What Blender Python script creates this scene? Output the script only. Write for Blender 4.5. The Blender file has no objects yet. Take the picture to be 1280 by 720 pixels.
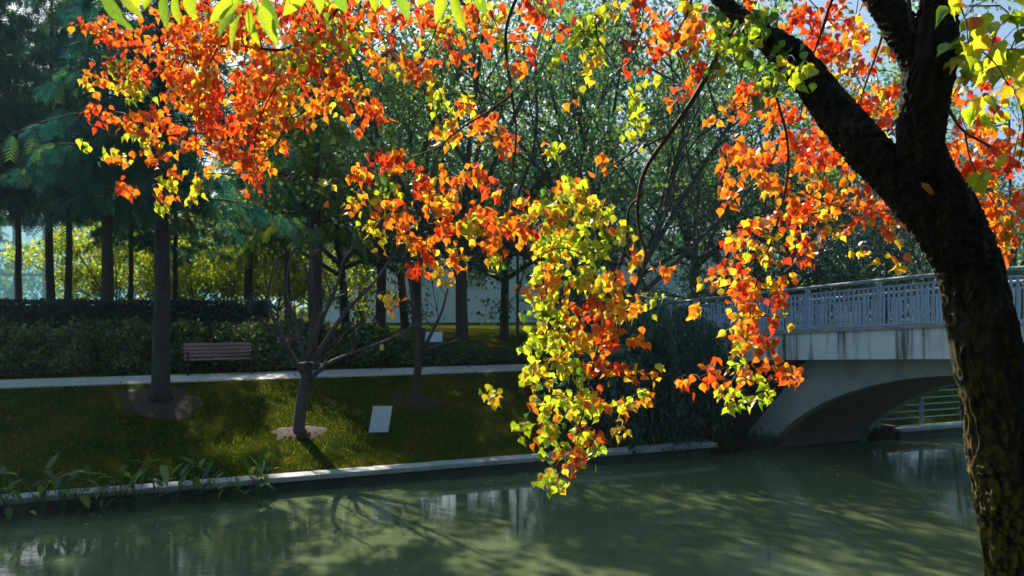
import bpy, bmesh, math, random
import numpy as np
from mathutils import Vector, noise, Matrix

R = math.radians
scene = bpy.context.scene
col = scene.collection

# ------------------------------------------------------------------ camera, light, exposure
F = 1100.0            # focal length in photo pixels (photo 1280 x 720)
HZ = 383.0            # photo row of the horizon
HC = 3.6              # eye height above the water
SUN_AZ, SUN_EL = 27.0, 35.0      # sun is ahead of the camera, to the left

cam_d = bpy.data.cameras.new("camera"); cam = bpy.data.objects.new("camera", cam_d); col.objects.link(cam)
cam.location = (0, 0, HC); cam.rotation_euler = (R(90), 0, 0)
cam_d.sensor_width = 36.0; cam_d.lens = 36.0 * F / 1280.0
cam_d.shift_y = (HZ - 360.0) / 1280.0
cam_d.clip_start = 0.05; cam_d.clip_end = 3000
scene.camera = cam

world = bpy.data.worlds.new("World"); scene.world = world; world.use_nodes = True
nt = world.node_tree; nt.nodes.clear()
wo = nt.nodes.new("ShaderNodeOutputWorld"); bg = nt.nodes.new("ShaderNodeBackground"); sky = nt.nodes.new("ShaderNodeTexSky")
sky.sky_type = 'NISHITA'; sky.sun_disc = False
sky.sun_elevation = R(SUN_EL); sky.sun_rotation = R(-SUN_AZ)
sky.air_density = 1.0; sky.dust_density = 5.0; sky.ozone_density = 5.0
bg.inputs[1].default_value = 0.05
# thin broken veil of cloud over the whole sky
wtc = nt.nodes.new("ShaderNodeTexCoord"); wn = nt.nodes.new("ShaderNodeTexNoise"); wn.inputs['Scale'].default_value = 3.0; wn.inputs['Detail'].default_value = 6
wr = nt.nodes.new("ShaderNodeMapRange"); wr.inputs[1].default_value = .3; wr.inputs[2].default_value = .7; wr.inputs[3].default_value = .25; wr.inputs[4].default_value = .60
wm = nt.nodes.new("ShaderNodeMix"); wm.data_type = 'RGBA'; wm.inputs[7].default_value = (3.6, 6.4, 9.2, 1)
nt.links.new(wtc.outputs['Generated'], wn.inputs['Vector']); nt.links.new(wn.outputs[0], wr.inputs[0]); nt.links.new(wr.outputs[0], wm.inputs[0])
nt.links.new(sky.outputs[0], wm.inputs[6]); nt.links.new(wm.outputs[2], bg.inputs[0]); nt.links.new(bg.outputs[0], wo.inputs[0])

sun_d = bpy.data.lights.new("sun", 'SUN'); sun = bpy.data.objects.new("sun", sun_d); col.objects.link(sun)
sun_d.energy = 5.0; sun_d.angle = R(0.55); sun_d.color = (1.0, 0.93, 0.80)
sdir = Vector((-math.sin(R(SUN_AZ)) * math.cos(R(SUN_EL)), math.cos(R(SUN_AZ)) * math.cos(R(SUN_EL)), math.sin(R(SUN_EL))))
sun.rotation_euler = sdir.to_track_quat('Z', 'Y').to_euler()
sun.location = (-10, 20, 40)

scene.view_settings.view_transform = 'Standard'; scene.view_settings.look = 'None'
scene.view_settings.gamma = 1.0; scene.view_settings.exposure = 1.32
scene.render.engine = 'CYCLES'
scene.cycles.max_bounces = 8; scene.cycles.diffuse_bounces = 3; scene.cycles.glossy_bounces = 3
scene.cycles.transmission_bounces = 4; scene.cycles.transparent_max_bounces = 6; scene.cycles.volume_bounces = 1
scene.cycles.use_denoising = True
scene.cycles.sample_clamp_indirect = 6.0
scene.cycles.caustics_reflective = False; scene.cycles.caustics_refractive = False

# ------------------------------------------------------------------ helpers
def P(x, y, Y):
    """photo pixel at depth Y -> point"""
    return np.array([(x - 640.0) / F * Y, Y, HC - (y - HZ) / F * Y])

U = np.array([math.cos(R(24.3)), math.sin(R(24.3))])       # along the river
N = np.array([-U[1], U[0]])                                # across it, away from the camera
def us(u, s, z=0.0):
    p = U * u + N * s
    return np.array([p[0], p[1], z])
def to_us(p):
    return float(U[0] * p[0] + U[1] * p[1]), float(N[0] * p[0] + N[1] * p[1])

def tag(o, label=None, cat=None, group=None, kind=None):
    if label: o["label"] = label
    if cat: o["category"] = cat
    if group: o["group"] = group
    if kind: o["kind"] = kind
    return o

def empty(name, loc=(0, 0, 0), rz=0.0, sc=1.0):
    o = bpy.data.objects.new(name, None); col.objects.link(o)
    o.location = loc; o.rotation_euler = (0, 0, rz); o.scale = (sc, sc, sc); o.empty_display_size = 0.3
    return o

def np_mesh(name, V, Fc, mat, cols=None, smooth=False):
    """V (n,3), Fc (m,k) constant-size faces"""
    V = np.asarray(V, dtype=np.float32); Fc = np.asarray(Fc, dtype=np.int32)
    me = bpy.data.meshes.new(name)
    m, k = Fc.shape
    me.vertices.add(len(V)); me.vertices.foreach_set("co", V.ravel())
    me.loops.add(m * k); me.loops.foreach_set("vertex_index", Fc.ravel())
    me.polygons.add(m); me.polygons.foreach_set("loop_start", np.arange(0, m * k, k, dtype=np.int32))
    if smooth: me.polygons.foreach_set("use_smooth", np.ones(m, dtype=bool))
    if cols is not None:
        a = me.color_attributes.new("tint", 'FLOAT_COLOR', 'POINT')
        c = np.ones((len(V), 4), dtype=np.float32); c[:, :3] = cols
        a.data.foreach_set("color", c.ravel())
    me.update(calc_edges=True)
    if mat: me.materials.append(mat)
    return me

def obj(name, me, parent=None):
    o = bpy.data.objects.new(name, me); col.objects.link(o)
    if parent: o.parent = parent
    return o

class MB:
    """collects boxes and tubes into one mesh"""
    def __init__(s): s.v = []; s.f = []
    def add(s, vs, fs):
        b = len(s.v); s.v += [tuple(map(float, p)) for p in vs]; s.f += [tuple(b + i for i in f) for f in fs]
    def box(s, c, size, ax=(1, 0, 0), ay=None, az=(0, 0, 1)):
        ax = Vector(ax).normalized(); az = Vector(az).normalized()
        ay = Vector(ay).normalized() if ay is not None else az.cross(ax).normalized()
        c = Vector(c); hx, hy, hz = size[0] / 2, size[1] / 2, size[2] / 2
        vs = [c + ax * i * hx + ay * j * hy + az * k * hz for k in (-1, 1) for j in (-1, 1) for i in (-1, 1)]
        s.add(vs, [(0, 2, 3, 1), (4, 5, 7, 6), (0, 1, 5, 4), (2, 6, 7, 3), (0, 4, 6, 2), (1, 3, 7, 5)])
    def tube(s, pts, rad, n=8, cap=True):
        pts = [Vector(tuple(p)) for p in pts]; m = len(pts)
        if not hasattr(rad, '__len__'): rad = [rad] * m
        ref = None; rings = []
        for i in range(m):
            t = (pts[min(i + 1, m - 1)] - pts[max(i - 1, 0)]).normalized()
            if ref is None: ref = Vector((0, 0, 1)) if abs(t.z) < .9 else Vector((1, 0, 0))
            x = (ref - t * ref.dot(t)).normalized(); y = t.cross(x); ref = x
            rings.append([pts[i] + (x * math.cos(2 * math.pi * k / n) + y * math.sin(2 * math.pi * k / n)) * rad[i] for k in range(n)])
        vs = [p for r in rings for p in r]
        fs = [(i * n + k, i * n + (k + 1) % n, (i + 1) * n + (k + 1) % n, (i + 1) * n + k) for i in range(m - 1) for k in range(n)]
        if cap: fs += [tuple(range(n))[::-1], tuple((m - 1) * n + k for k in range(n))]
        s.add(vs, fs)
    def mesh(s, name, mat, smooth=False, bevel=0):
        me = bpy.data.meshes.new(name); me.from_pydata(s.v, [], s.f); me.update()
        if bevel:
            b = bmesh.new(); b.from_mesh(me)
            bmesh.ops.bevel(b, geom=b.edges[:], offset=bevel, segments=1, affect='EDGES'); b.to_mesh(me); b.free()
        if smooth: me.polygons.foreach_set("use_smooth", [True] * len(me.polygons))
        if mat: me.materials.append(mat)
        return me
    def build(s, name, mat, parent=None, **k): return obj(name, s.mesh(name, mat, **k), parent)

def smooth_path(pts, sub=6):
    """Catmull-Rom through rows of pts (any dimension)"""
    p = np.asarray(pts, float); out = []
    q = np.vstack([2 * p[0] - p[1], p, 2 * p[-1] - p[-2]])
    for i in range(len(p) - 1):
        a, b, c, d = q[i], q[i + 1], q[i + 2], q[i + 3]
        for t in np.linspace(0, 1, sub, endpoint=False):
            out.append(.5 * (2 * b + (c - a) * t + (2 * a - 5 * b + 4 * c - d) * t * t + (3 * b - a - 3 * c + d) * t ** 3))
    out.append(p[-1]); return np.array(out)

# ------------------------------------------------------------------ materials
def new_mat(name):
    m = bpy.data.materials.new(name); m.use_nodes = True
    t = m.node_tree; t.nodes.clear()
    return m, t, t.nodes.new("ShaderNodeOutputMaterial")
def nd(t, typ, **kw):
    n = t.nodes.new(typ)
    for k, v in kw.items():
        if isinstance(k, str) and hasattr(n, k): setattr(n, k, v)
    return n
def ramp(t, fac, stops):
    r = t.nodes.new("ShaderNodeValToRGB"); e = r.color_ramp.elements
    while len(e) < len(stops): e.new(.5)
    for i, (p, c) in enumerate(stops): e[i].position = p; e[i].color = (*c, 1)
    t.links.new(fac, r.inputs[0]); return r.outputs[0]
def noise_tex(t, scale, detail=4, rough=.55, coord='Object', stretch=None):
    tc = t.nodes.new("ShaderNodeTexCoord"); src = tc.outputs[coord]
    if stretch:
        mp = t.nodes.new("ShaderNodeMapping"); mp.inputs['Scale'].default_value = stretch; t.links.new(src, mp.inputs[0]); src = mp.outputs[0]
    n = t.nodes.new("ShaderNodeTexNoise"); n.inputs['Scale'].default_value = scale; n.inputs['Detail'].default_value = detail; n.inputs['Roughness'].default_value = rough
    t.links.new(src, n.inputs['Vector']); return n.outputs[0]
def pbr(name, c1, c2, scale=6, rough=.7, bump=.3, bscale=40, stretch=None, bstretch=None, metallic=0, bdist=.01, coord='Object'):
    m, t, o = new_mat(name); b = t.nodes.new("ShaderNodeBsdfPrincipled")
    f = noise_tex(t, scale, 5, .6, coord, stretch)
    t.links.new(ramp(t, f, [(.3, c1), (.7, c2)]), b.inputs['Base Color'])
    b.inputs['Roughness'].default_value = rough; b.inputs['Metallic'].default_value = metallic
    if bump:
        bp = t.nodes.new("ShaderNodeBump"); bp.inputs['Strength'].default_value = bump; bp.inputs['Distance'].default_value = bdist
        t.links.new(noise_tex(t, bscale, 4, .6, coord, bstretch), bp.inputs['Height']); t.links.new(bp.outputs[0], b.inputs['Normal'])
    t.links.new(b.outputs[0], o.inputs[0]); return m

def leaf_mat(name, trans=.5, gloss=.06, rough=.4, mottle=0):
    """per-leaf tint from the mesh; light passes through the blade"""
    m, t, o = new_mat(name)
    a = t.nodes.new("ShaderNodeAttribute"); a.attribute_name = "tint"
    df = t.nodes.new("ShaderNodeBsdfDiffuse"); tr = t.nodes.new("ShaderNodeBsdfTranslucent"); gl = t.nodes.new("ShaderNodeBsdfGlossy")
    gl.inputs['Roughness'].default_value = rough; gl.inputs['Color'].default_value = (1, 1, 1, 1)
    src = a.outputs['Color']
    if mottle:
        mo = ramp(t, noise_tex(t, mottle, 3, .6, 'Object'), [(.34, (.62, .58, .55)), (.62, (1.12, 1.12, 1.1))])
        mu = t.nodes.new("ShaderNodeMix"); mu.data_type = 'RGBA'; mu.blend_type = 'MULTIPLY'; mu.inputs[0].default_value = 1
        t.links.new(src, mu.inputs[6]); t.links.new(mo, mu.inputs[7]); src = mu.outputs[2]
    t.links.new(src, df.inputs[0]); t.links.new(src, tr.inputs[0])
    m1 = t.nodes.new("ShaderNodeMixShader"); m1.inputs[0].default_value = trans
    t.links.new(df.outputs[0], m1.inputs[1]); t.links.new(tr.outputs[0], m1.inputs[2])
    m2 = t.nodes.new("ShaderNodeMixShader"); m2.inputs[0].default_value = gloss
    t.links.new(m1.outputs[0], m2.inputs[1]); t.links.new(gl.outputs[0], m2.inputs[2])
    t.links.new(m2.outputs[0], o.inputs[0]); return m

M = {}
M['leaf'] = leaf_mat('autumn_leaf', .64, .05, .35, 34)
M['foliage'] = leaf_mat('foliage', .52, .03, .45)
M['blade'] = leaf_mat('grass_blade', .5, 0.0, .5)
M['needle'] = leaf_mat('needle', .45, .02, .5)
M['glossy'] = leaf_mat('glossy_foliage', .50, .055, .38)
M['bark'] = pbr('bark', (.030, .022, .016), (.085, .065, .048), 9, .9, .8, 26, (1, 1, .25), (1, 1, .22), bdist=.02)
M['bark_grey'] = pbr('grey_bark', (.028, .024, .021), (.065, .054, .046), 7, .9, .7, 18, (1, 1, .3), (1, 1, .18), bdist=.03)
M['twig'] = pbr('twig', (.035, .024, .017), (.075, .05, .035), 20, .85, 0)
M['twig_pale'] = pbr('pale_twig', (.045, .036, .032), (.09, .075, .066), 12, .85, 0)
M['concrete'] = pbr('coping_concrete', (.20, .20, .195), (.36, .355, .34), 3, .85, .25, 60)
M['wallstone'] = pbr('river_wall_stone', (.030, .034, .03), (.075, .08, .07), 2.5, .7, .5, 18)
M['path'] = pbr('path_paving', (.34, .31, .29), (.50, .46, .43), 2.2, .9, .2, 50)
M['iron'] = pbr('black_iron', (.012, .012, .013), (.03, .03, .03), 20, .45, .1, 80, metallic=.6)
M['slat'] = pbr('bench_wood', (.20, .085, .085), (.34, .17, .165), 5, .6, .2, 30, (.15, 1, 1), (.1, 1, 1))
M['white'] = pbr('white_panel', (.44, .47, .50), (.56, .59, .62), 5, .5, .05, 40)
M['steel'] = pbr('blue_grey_steel', (.22, .30, .36), (.34, .43, .50), 8, .4, .05, 60, metallic=.35)
M['rail'] = pbr('bridge_rail_paint', (.15, .22, .31), (.30, .39, .50), 6, .5, .12, 50)
M['raildark'] = pbr('bridge_rail_top', (.14, .17, .19), (.26, .29, .31), 6, .5, .12, 50)
M['mulch'] = pbr('mulch', (.016, .009, .006), (.065, .024, .012), 22, .95, .9, 60, bdist=.03)
M['pale_backdrop_wall'] = pbr('pale_render', (.58, .68, .78), (.68, .77, .86), .5, .8, .05, 20)
M['frame'] = pbr('white_frame', (.60, .63, .64), (.75, .77, .78), 3, .5, 0)
M['yellow'] = pbr('yellow_tag', (.65, .50, .03), (.8, .62, .06), 8, .6, 0)
M['wound'] = pbr('bare_wood', (.30, .13, .03), (.50, .25, .07), 30, .8, .3, 60)

def mat_bridge():
    m, t, o = new_mat('bridge_concrete'); b = t.nodes.new("ShaderNodeBsdfPrincipled")
    base = ramp(t, noise_tex(t, 1.6, 5, .6, 'Object'), [(.3, (.60, .61, .63)), (.7, (.74, .75, .77))])
    # water stains that run down from the top edge
    st = noise_tex(t, 2.6, 3, .6, 'Object', (1.0, 1.0, .06))
    smask = ramp(t, st, [(.50, (0, 0, 0)), (.60, (1, 1, 1))])
    fine = ramp(t, noise_tex(t, 9, 4, .65, 'Object', (1, 1, .12)), [(.38, (.25, .25, .25)), (.56, (1, 1, 1))])
    mul = t.nodes.new("ShaderNodeMix"); mul.data_type = 'RGBA'; mul.blend_type = 'MULTIPLY'; mul.inputs[0].default_value = 1
    t.links.new(smask, mul.inputs[6]); t.links.new(fine, mul.inputs[7])
    mx = t.nodes.new("ShaderNodeMix"); mx.data_type = 'RGBA'
    t.links.new(mul.outputs[2], mx.inputs[0]); t.links.new(base, mx.inputs[6]); mx.inputs[7].default_value = (.10, .095, .085, 1)
    t.links.new(mx.outputs[2], b.inputs['Base Color']); b.inputs['Roughness'].default_value = .85
    bp = t.nodes.new("ShaderNodeBump"); bp.inputs['Strength'].default_value = .25; bp.inputs['Distance'].default_value = .01
    t.links.new(noise_tex(t, 30, 4, .6), bp.inputs['Height']); t.links.new(bp.outputs[0], b.inputs['Normal'])
    t.links.new(b.outputs[0], o.inputs[0]); return m
M['bridge'] = mat_bridge()
def mat_arch():
    m, t, o = new_mat('arch_concrete'); b = t.nodes.new("ShaderNodeBsdfPrincipled")
    base = ramp(t, noise_tex(t, 1.4, 6, .65), [(.28, (.22, .22, .215)), (.5, (.33, .33, .32)), (.72, (.42, .415, .40))])
    tc = t.nodes.new("ShaderNodeTexCoord"); sp = t.nodes.new("ShaderNodeSeparateXYZ"); t.links.new(tc.outputs['Object'], sp.inputs[0])
    ad = t.nodes.new("ShaderNodeMath"); ad.operation = 'MULTIPLY_ADD'; ad.inputs[1].default_value = -.9; t.links.new(noise_tex(t, 3.2, 5, .65), ad.inputs[0]); t.links.new(sp.outputs[2], ad.inputs[2])
    mr = t.nodes.new("ShaderNodeMapRange"); mr.inputs[1].default_value = -.18; mr.inputs[2].default_value = .02; mr.inputs[3].default_value = .85; mr.inputs[4].default_value = 0; t.links.new(ad.outputs[0], mr.inputs[0])
    mx = t.nodes.new("ShaderNodeMix"); mx.data_type = 'RGBA'; t.links.new(mr.outputs[0], mx.inputs[0]); t.links.new(base, mx.inputs[6]); mx.inputs[7].default_value = (.045, .05, .035, 1)
    t.links.new(mx.outputs[2], b.inputs['Base Color']); b.inputs['Roughness'].default_value = .85
    bp = t.nodes.new("ShaderNodeBump"); bp.inputs['Strength'].default_value = .3; bp.inputs['Distance'].default_value = .01
    t.links.new(noise_tex(t, 22, 5, .65), bp.inputs['Height']); t.links.new(bp.outputs[0], b.inputs['Normal'])
    t.links.new(b.outputs[0], o.inputs[0]); return m
M['arch'] = mat_arch()
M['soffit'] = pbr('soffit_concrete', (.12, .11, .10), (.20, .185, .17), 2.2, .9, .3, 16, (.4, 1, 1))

def mat_grass():
    m, t, o = new_mat('lawn'); b = t.nodes.new("ShaderNodeBsdfPrincipled")
    c1 = ramp(t, noise_tex(t, .55, 4, .6), [(.3, (.015, .030, .004)), (.55, (.042, .054, .005)), (.75, (.13, .09, .008))])  # dark greens stand for shade on the bank, the yellow for sun dapples
    c2 = ramp(t, noise_tex(t, 14, 5, .7), [(.3, (.45, .45, .45)), (.7, (1.25, 1.25, 1.25))])
    mul = t.nodes.new("ShaderNodeMix"); mul.data_type = 'RGBA'; mul.blend_type = 'MULTIPLY'; mul.inputs[0].default_value = 1
    t.links.new(c1, mul.inputs[6]); t.links.new(c2, mul.inputs[7])
    t.links.new(mul.outputs[2], b.inputs['Base Color']); b.inputs['Roughness'].default_value = .95; b.inputs['Specular IOR Level'].default_value = 0
    bp = t.nodes.new("ShaderNodeBump"); bp.inputs['Strength'].default_value = .7; bp.inputs['Distance'].default_value = .05
    t.links.new(noise_tex(t, 16, 5, .7), bp.inputs['Height']); t.links.new(bp.outputs[0], b.inputs['Normal'])
    t.links.new(b.outputs[0], o.inputs[0]); return m
M['grass'] = mat_grass()

def mat_water():
    m, t, o = new_mat('murky_water'); b = t.nodes.new("ShaderNodeBsdfPrincipled")
    t.links.new(ramp(t, noise_tex(t, .35, 3, .5), [(.3, (.078, .104, .048)), (.7, (.092, .120, .058))]), b.inputs['Base Color'])
    b.inputs['Roughness'].default_value = .045; b.inputs['IOR'].default_value = 1.34
    bp = t.nodes.new("ShaderNodeBump"); bp.inputs['Strength'].default_value = .05; bp.inputs['Distance'].default_value = .05
    n1 = noise_tex(t, 3.6, 3, .55, 'Object', (.7, 2.4, 1)); n2 = noise_tex(t, .6, 2, .5)
    ad = t.nodes.new("ShaderNodeMath"); ad.operation = 'MULTIPLY'; t.links.new(n1, ad.inputs[0]); t.links.new(n2, ad.inputs[1])
    t.links.new(ad.outputs[0], bp.inputs['Height']); t.links.new(bp.outputs[0], b.inputs['Normal'])
    t.links.new(b.outputs[0], o.inputs[0]); return m
M['water'] = mat_water()

def mat_glass():
    m, t, o = new_mat('teal_glass'); tr = t.nodes.new("ShaderNodeBsdfTransparent"); gl = t.nodes.new("ShaderNodeBsdfGlossy")
    t.links.new(ramp(t, noise_tex(t, .3, 2), [(.3, (.60, .80, .80)), (.7, (.78, .92, .92))]), tr.inputs[0])
    gl.inputs['Roughness'].default_value = .05; gl.inputs['Color'].default_value = (.8, .95, .95, 1)
    mx = t.nodes.new("ShaderNodeMixShader"); mx.inputs[0].default_value = .2
    t.links.new(tr.outputs[0], mx.inputs[1]); t.links.new(gl.outputs[0], mx.inputs[2]); t.links.new(mx.outputs[0], o.inputs[0]); return m
M['glass'] = mat_glass()

# ------------------------------------------------------------------ terrain, water, path
def ground_h(u, s):
    if s < 3.2: return 1.95
    if s < 5.4: return 1.95 - (s - 3.2) / 2.2 * 2.75
    if s < 17.45 or (13.0 < u < 19.7 and s < 19.2): return -.8
    if s < 24.0:
        t = (s - 17.45) / 6.55
        return .24 + 1.40 * (t ** .92) + .05 * math.sin(u * .5 + s * .8) * math.sin(t * math.pi)
    if s < 26.8: return 1.64
    if s < 37: return 1.66 + (s - 26.8) / 10.2 * .74
    return 2.4
def ground_at(x, y): return ground_h(*to_us((x, y)))

def make_ground():
    uu = np.concatenate([np.linspace(-900, -60, 10), np.linspace(-50, 60, 150), np.linspace(75, 900, 10)])
    ss = np.concatenate([np.linspace(-600, -5, 8), [0, 2, 3.2, 4.0, 4.8, 5.4, 9, 12, 15, 17.44, 17.46], np.linspace(17.8, 24.0, 22), [24.02, 25.4, 26.78], np.linspace(26.85, 37, 14), np.linspace(40, 120, 14), np.linspace(160, 1500, 8)])
    V = []; 
    for s in ss:
        for u in uu:
            p = us(u, s); V.append((p[0], p[1], ground_h(u, s)))
    n = len(uu)
    Fc = [(j * n + i, j * n + i + 1, (j + 1) * n + i + 1, (j + 1) * n + i) for j in range(len(ss) - 1) for i in range(n - 1)]
    o = obj('ground', np_mesh('ground', V, Fc, M['grass'], smooth=False)); tag(o, 'grassy banks and lawn either side of the canal', 'ground', kind='structure')
make_ground()

wv = [us(-900, 4.4), us(900, 4.4), us(900, 17.44), us(-900, 17.44)]
w = obj('water', np_mesh('water', wv, [(0, 1, 2, 3)], M['water'])); tag(w, 'murky green canal water with soft reflections', 'water', kind='structure')

pm = MB()
for k in range(48):
    pm.box(us(-60 + 2.5 * k, 25.4, 1.635), (2.494, 2.62, .06), ax=(U[0], U[1], 0))
tag(pm.build('path', M['path']), 'pale paved path along the top of the far bank', 'path', kind='structure')

# retaining wall with coping stones
wall = empty('river_wall', us(0, 17.45)); tag(wall, 'low dark river wall with pale concrete coping along the far bank', 'wall')
wrz = math.atan2(U[1], U[0])
for u0, u1 in ((-110, 13.0), (19.3, 110)):
    mb = MB(); mb.box(((u0 + u1) / 2, .05, -.28), (u1 - u0, .34, 1.0)); o = mb.build('wall_face', M['wallstone'], wall); o.rotation_euler = (0, 0, wrz)
for u0 in (13.0, 19.3):
    mb = MB(); mb.box((u0, 1.05, -.2), (.3, 2.1, 1.1)); o = mb.build('wall_return', M['wallstone'], wall); o.rotation_euler = (0, 0, wrz)
mb = MB(); mb.box((0, 0, 0), (1.188, .46, .10)); cop_me = mb.mesh('coping_stone', M['concrete'], bevel=.012)
rng = random.Random(3)
for k in range(62):
    uu_ = -33 + 1.2 * k
    if 13.0 < uu_ < 19.4: continue
    o = obj('coping_stone', cop_me, wall)
    p = U * uu_; o.location = (p[0] + rng.uniform(-.008, .008) - N[0] * .02, p[1] - N[1] * .02, .272 + rng.uniform(-.006, .006)); o.rotation_euler = (0, 0, wrz + rng.uniform(-.006, .006))

# ------------------------------------------------------------------ scattering leaves as one mesh
def frames(axis, normal):
    a = axis / np.linalg.norm(axis, axis=1, keepdims=True)
    n = normal - a * np.sum(a * normal, axis=1, keepdims=True)
    n = n / (np.linalg.norm(n, axis=1, keepdims=True) + 1e-9)
    return np.cross(a, n), a, n
def scatter(name, T, TF, pos, axis, normal, size, cols, mat):
    """template T (k,3) in (side, axis, normal) frame"""
    x, a, n = frames(axis, normal); T = np.asarray(T, float); k = len(T); m = len(pos)
    size = np.asarray(size).reshape(-1, 1, 1)
    V = pos[:, None, :] + size * (T[None, :, 0:1] * x[:, None, :] + T[None, :, 1:2] * a[:, None, :] + T[None, :, 2:3] * n[:, None, :])
    Fc = (np.asarray(TF)[None] + (np.arange(m) * k)[:, None, None]).reshape(-1, len(TF[0]))
    C = np.repeat(cols[:, None, :], k, axis=1).reshape(-1, 3)
    return np_mesh(name, V.reshape(-1, 3), Fc, mat, C)

QUAD = ([(0, 0, 0), (.34, .45, .06), (0, 1, -.05), (-.34, .45, .06)], [(0, 1, 2), (0, 2, 3)])
def feather(nn=7):
    T = []; Fq = []
    for i in range(nn):
        y = .06 + .86 * i / nn; L = .30 * (1 - .55 * abs(i / nn - .35))
        for sg in (-1, 1):
            b = len(T); T += [(0, y - .035, 0), (sg * L, y + .22, -.05 - .1 * L), (0, y + .055, 0)]; Fq.append((b, b + 1, b + 2))
    return T, Fq
FEATHER = feather()
BLADE = ([(-.04, 0, 0), (.04, 0, 0), (0, 1, .25)], [(0, 1, 2)])

def pick_cols(r, n, palette, weights, jit=.18):
    pal = np.array(palette); w = np.array(weights, float); idx = r.choice(len(pal), n, p=w / w.sum())
    c = pal[idx] * (1 + jit * r.standard_normal((n, 1))); c *= (1 + .08 * r.standard_normal((n, 3)))
    return np.clip(c, .004, .95)

# ------------------------------------------------------------------ background tree prototypes
def unit(v): return v / (np.linalg.norm(v) + 1e-9)

def conifer(seed, H=15., zb=4.6, rad=3.0, r0=.24, palette=None, dens=1.0):
    r = np.random.default_rng(seed); mb = MB(); tz = np.linspace(0, H, 12)
    wob = np.cumsum(r.normal(0, .035, (12, 2)), axis=0)
    tp = np.column_stack([wob[:, 0], wob[:, 1], tz])
    flare = [r0 * (1.55 if z < .1 else 1.0) * (1 - .93 * z / H) + .01 for z in tz]
    pts = np.vstack([tp[0], tp[0] * .7 + tp[1] * .3, tp[1:]]); rr = [r0 * 1.55, r0 * 1.03] + flare[1:]
    mb.tube(pts, rr, 10)
    pos, ax, nm, sz = [], [], [], []
    nb = int(84)
    for i in range(nb):
        f = (i + r.uniform(0, 1)) / nb; z = zb + (H - zb) * f
        L = (rad * (1 - f) ** .75 + .35) * r.uniform(.75, 1.2); az = i * 2.399 + r.normal(0, .3)
        d = np.array([math.cos(az), math.sin(az), 0]); c = np.array([np.interp(z, tz, tp[:, 0]), np.interp(z, tz, tp[:, 1]), z])
        rise = r.uniform(.05, .32); droop = r.uniform(.25, .55)
        ts = np.linspace(0, 1, 6); br = c + d * (ts * L)[:, None] + np.array([0, 0, 1.]) * ((rise * ts - droop * ts ** 2.2) * L)[:, None]
        mb.tube(br, list(np.linspace(.035 * (1 - .6 * f), .006, 6)), 4, cap=False)
        ns = int(L * 21 * dens) + 4
        for k in range(ns):
            t = r.uniform(.12, 1.0); q = np.array([np.interp(t, ts, br[:, j]) for j in range(3)])
            sd = np.cross(d, [0, 0, 1]) * r.choice([-1, 1])
            off = sd * r.uniform(0, .38) * (1.1 - t * .6) * L * .5
            a = d * r.uniform(.1, .8) + sd * r.uniform(.0, .8) + np.array([0, 0, -1]) * r.uniform(.3, 1.4)
            pos.append(q + off + [0, 0, -abs(r.normal(0, .08))]); ax.append(a); nm.append(r.normal(0, 1, 3) + [0, 0, .8]); sz.append(r.uniform(.32, .68))
    pos = np.array(pos); cols = pick_cols(r, len(pos), palette[0], palette[1])
    return mb.mesh('trunk', M['bark_grey'], smooth=True), scatter('crown', *FEATHER, pos, np.array(ax), np.array(nm), sz, cols, M['needle'])

def broad(seed, H=13., zf=3.0, spread=4.0, r0=.2, leaves=12000, lsize=(.10, .20), palette=None, mat='glossy', up=.9, bark='bark_grey', clump=.55, sub=4, limbs=7, low=0.0, leafy=1.0):
    """forked trunk with rising limbs; leaves in clumps round the outer twigs"""
    r = np.random.default_rng(seed); mb = MB()
    n0 = 6; tz = np.linspace(0, zf, n0); lean = r.normal(0, .06, 2)
    tp = np.column_stack([lean[0] * tz, lean[1] * tz, tz]); mb.tube(np.vstack([tp[0], tp[0] * .8 + tp[1] * .2, tp[1:]]), [r0 * 1.5, r0 * 1.08] + list(np.linspace(r0 * .97, r0 * .8, n0 - 1)), 10)
    tips = []
    def limb(p, d, L, rad, lvl):
        ts = np.linspace(0, 1, 5); d = unit(d); bend = r.normal(0, .22, 3); bend[2] = abs(bend[2]) * (.6 if up > .5 else -.4)
        br = p + d * (ts * L)[:, None] + bend * (ts ** 2 * L * .5)[:, None]
        mb.tube(br, list(np.linspace(rad, rad * .45, 5)), 6 if lvl < 2 else 4, cap=False)
        if lvl >= 2 or L < .5:
            tips.append(br[-1]); tips.append(br[-2]); tips.append(br[2]); return
        if lvl == 1: tips.append(br[-1])
        for k in range(sub):
            t = r.uniform(.35, 1.0); q = np.array([np.interp(t, ts, br[:, j]) for j in range(3)])
            nd_ = unit(d) + r.normal(0, .62, 3); nd_[2] += .25 * up - .1
            limb(q, nd_, L * r.uniform(.38, .62), rad * .42, lvl + 1)
    for i in range(limbs):
        az = i * 2.399 + r.normal(0, .3); el = r.uniform(.25, 1.35) if low == 0 else r.uniform(low, 1.3)
        d = np.array([math.cos(az) * math.cos(el), math.sin(az) * math.cos(el), math.sin(el) * up + .15])
        L = (spread * math.cos(el) + (H - zf) * math.sin(el)) * r.uniform(.62, .82)
        limb(tp[-1] - [0, 0, r.uniform(0, zf * .25)], d, L, r0 * .55, 0)
    tips = np.array(tips); n = int(leaves * leafy)
    pick = r.integers(0, len(tips), n); pos = tips[pick] + r.normal(0, clump, (n, 3)) * [1, 1, .75]
    ax = r.normal(0, 1, (n, 3)) + [0, 0, -.7]; nm = r.normal(0, .6, (n, 3)) + [0, 0, 1]
    tone = 1 + .22 * np.sin(pick * 12.9898)[:, None]
    cols = np.clip(pick_cols(r, n, palette[0], palette[1]) * tone, .004, .9)
    return mb.mesh('trunk', M[bark], smooth=True), scatter('crown', *QUAD, pos, ax, nm, r.uniform(*lsize, n), cols, M[mat])

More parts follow.
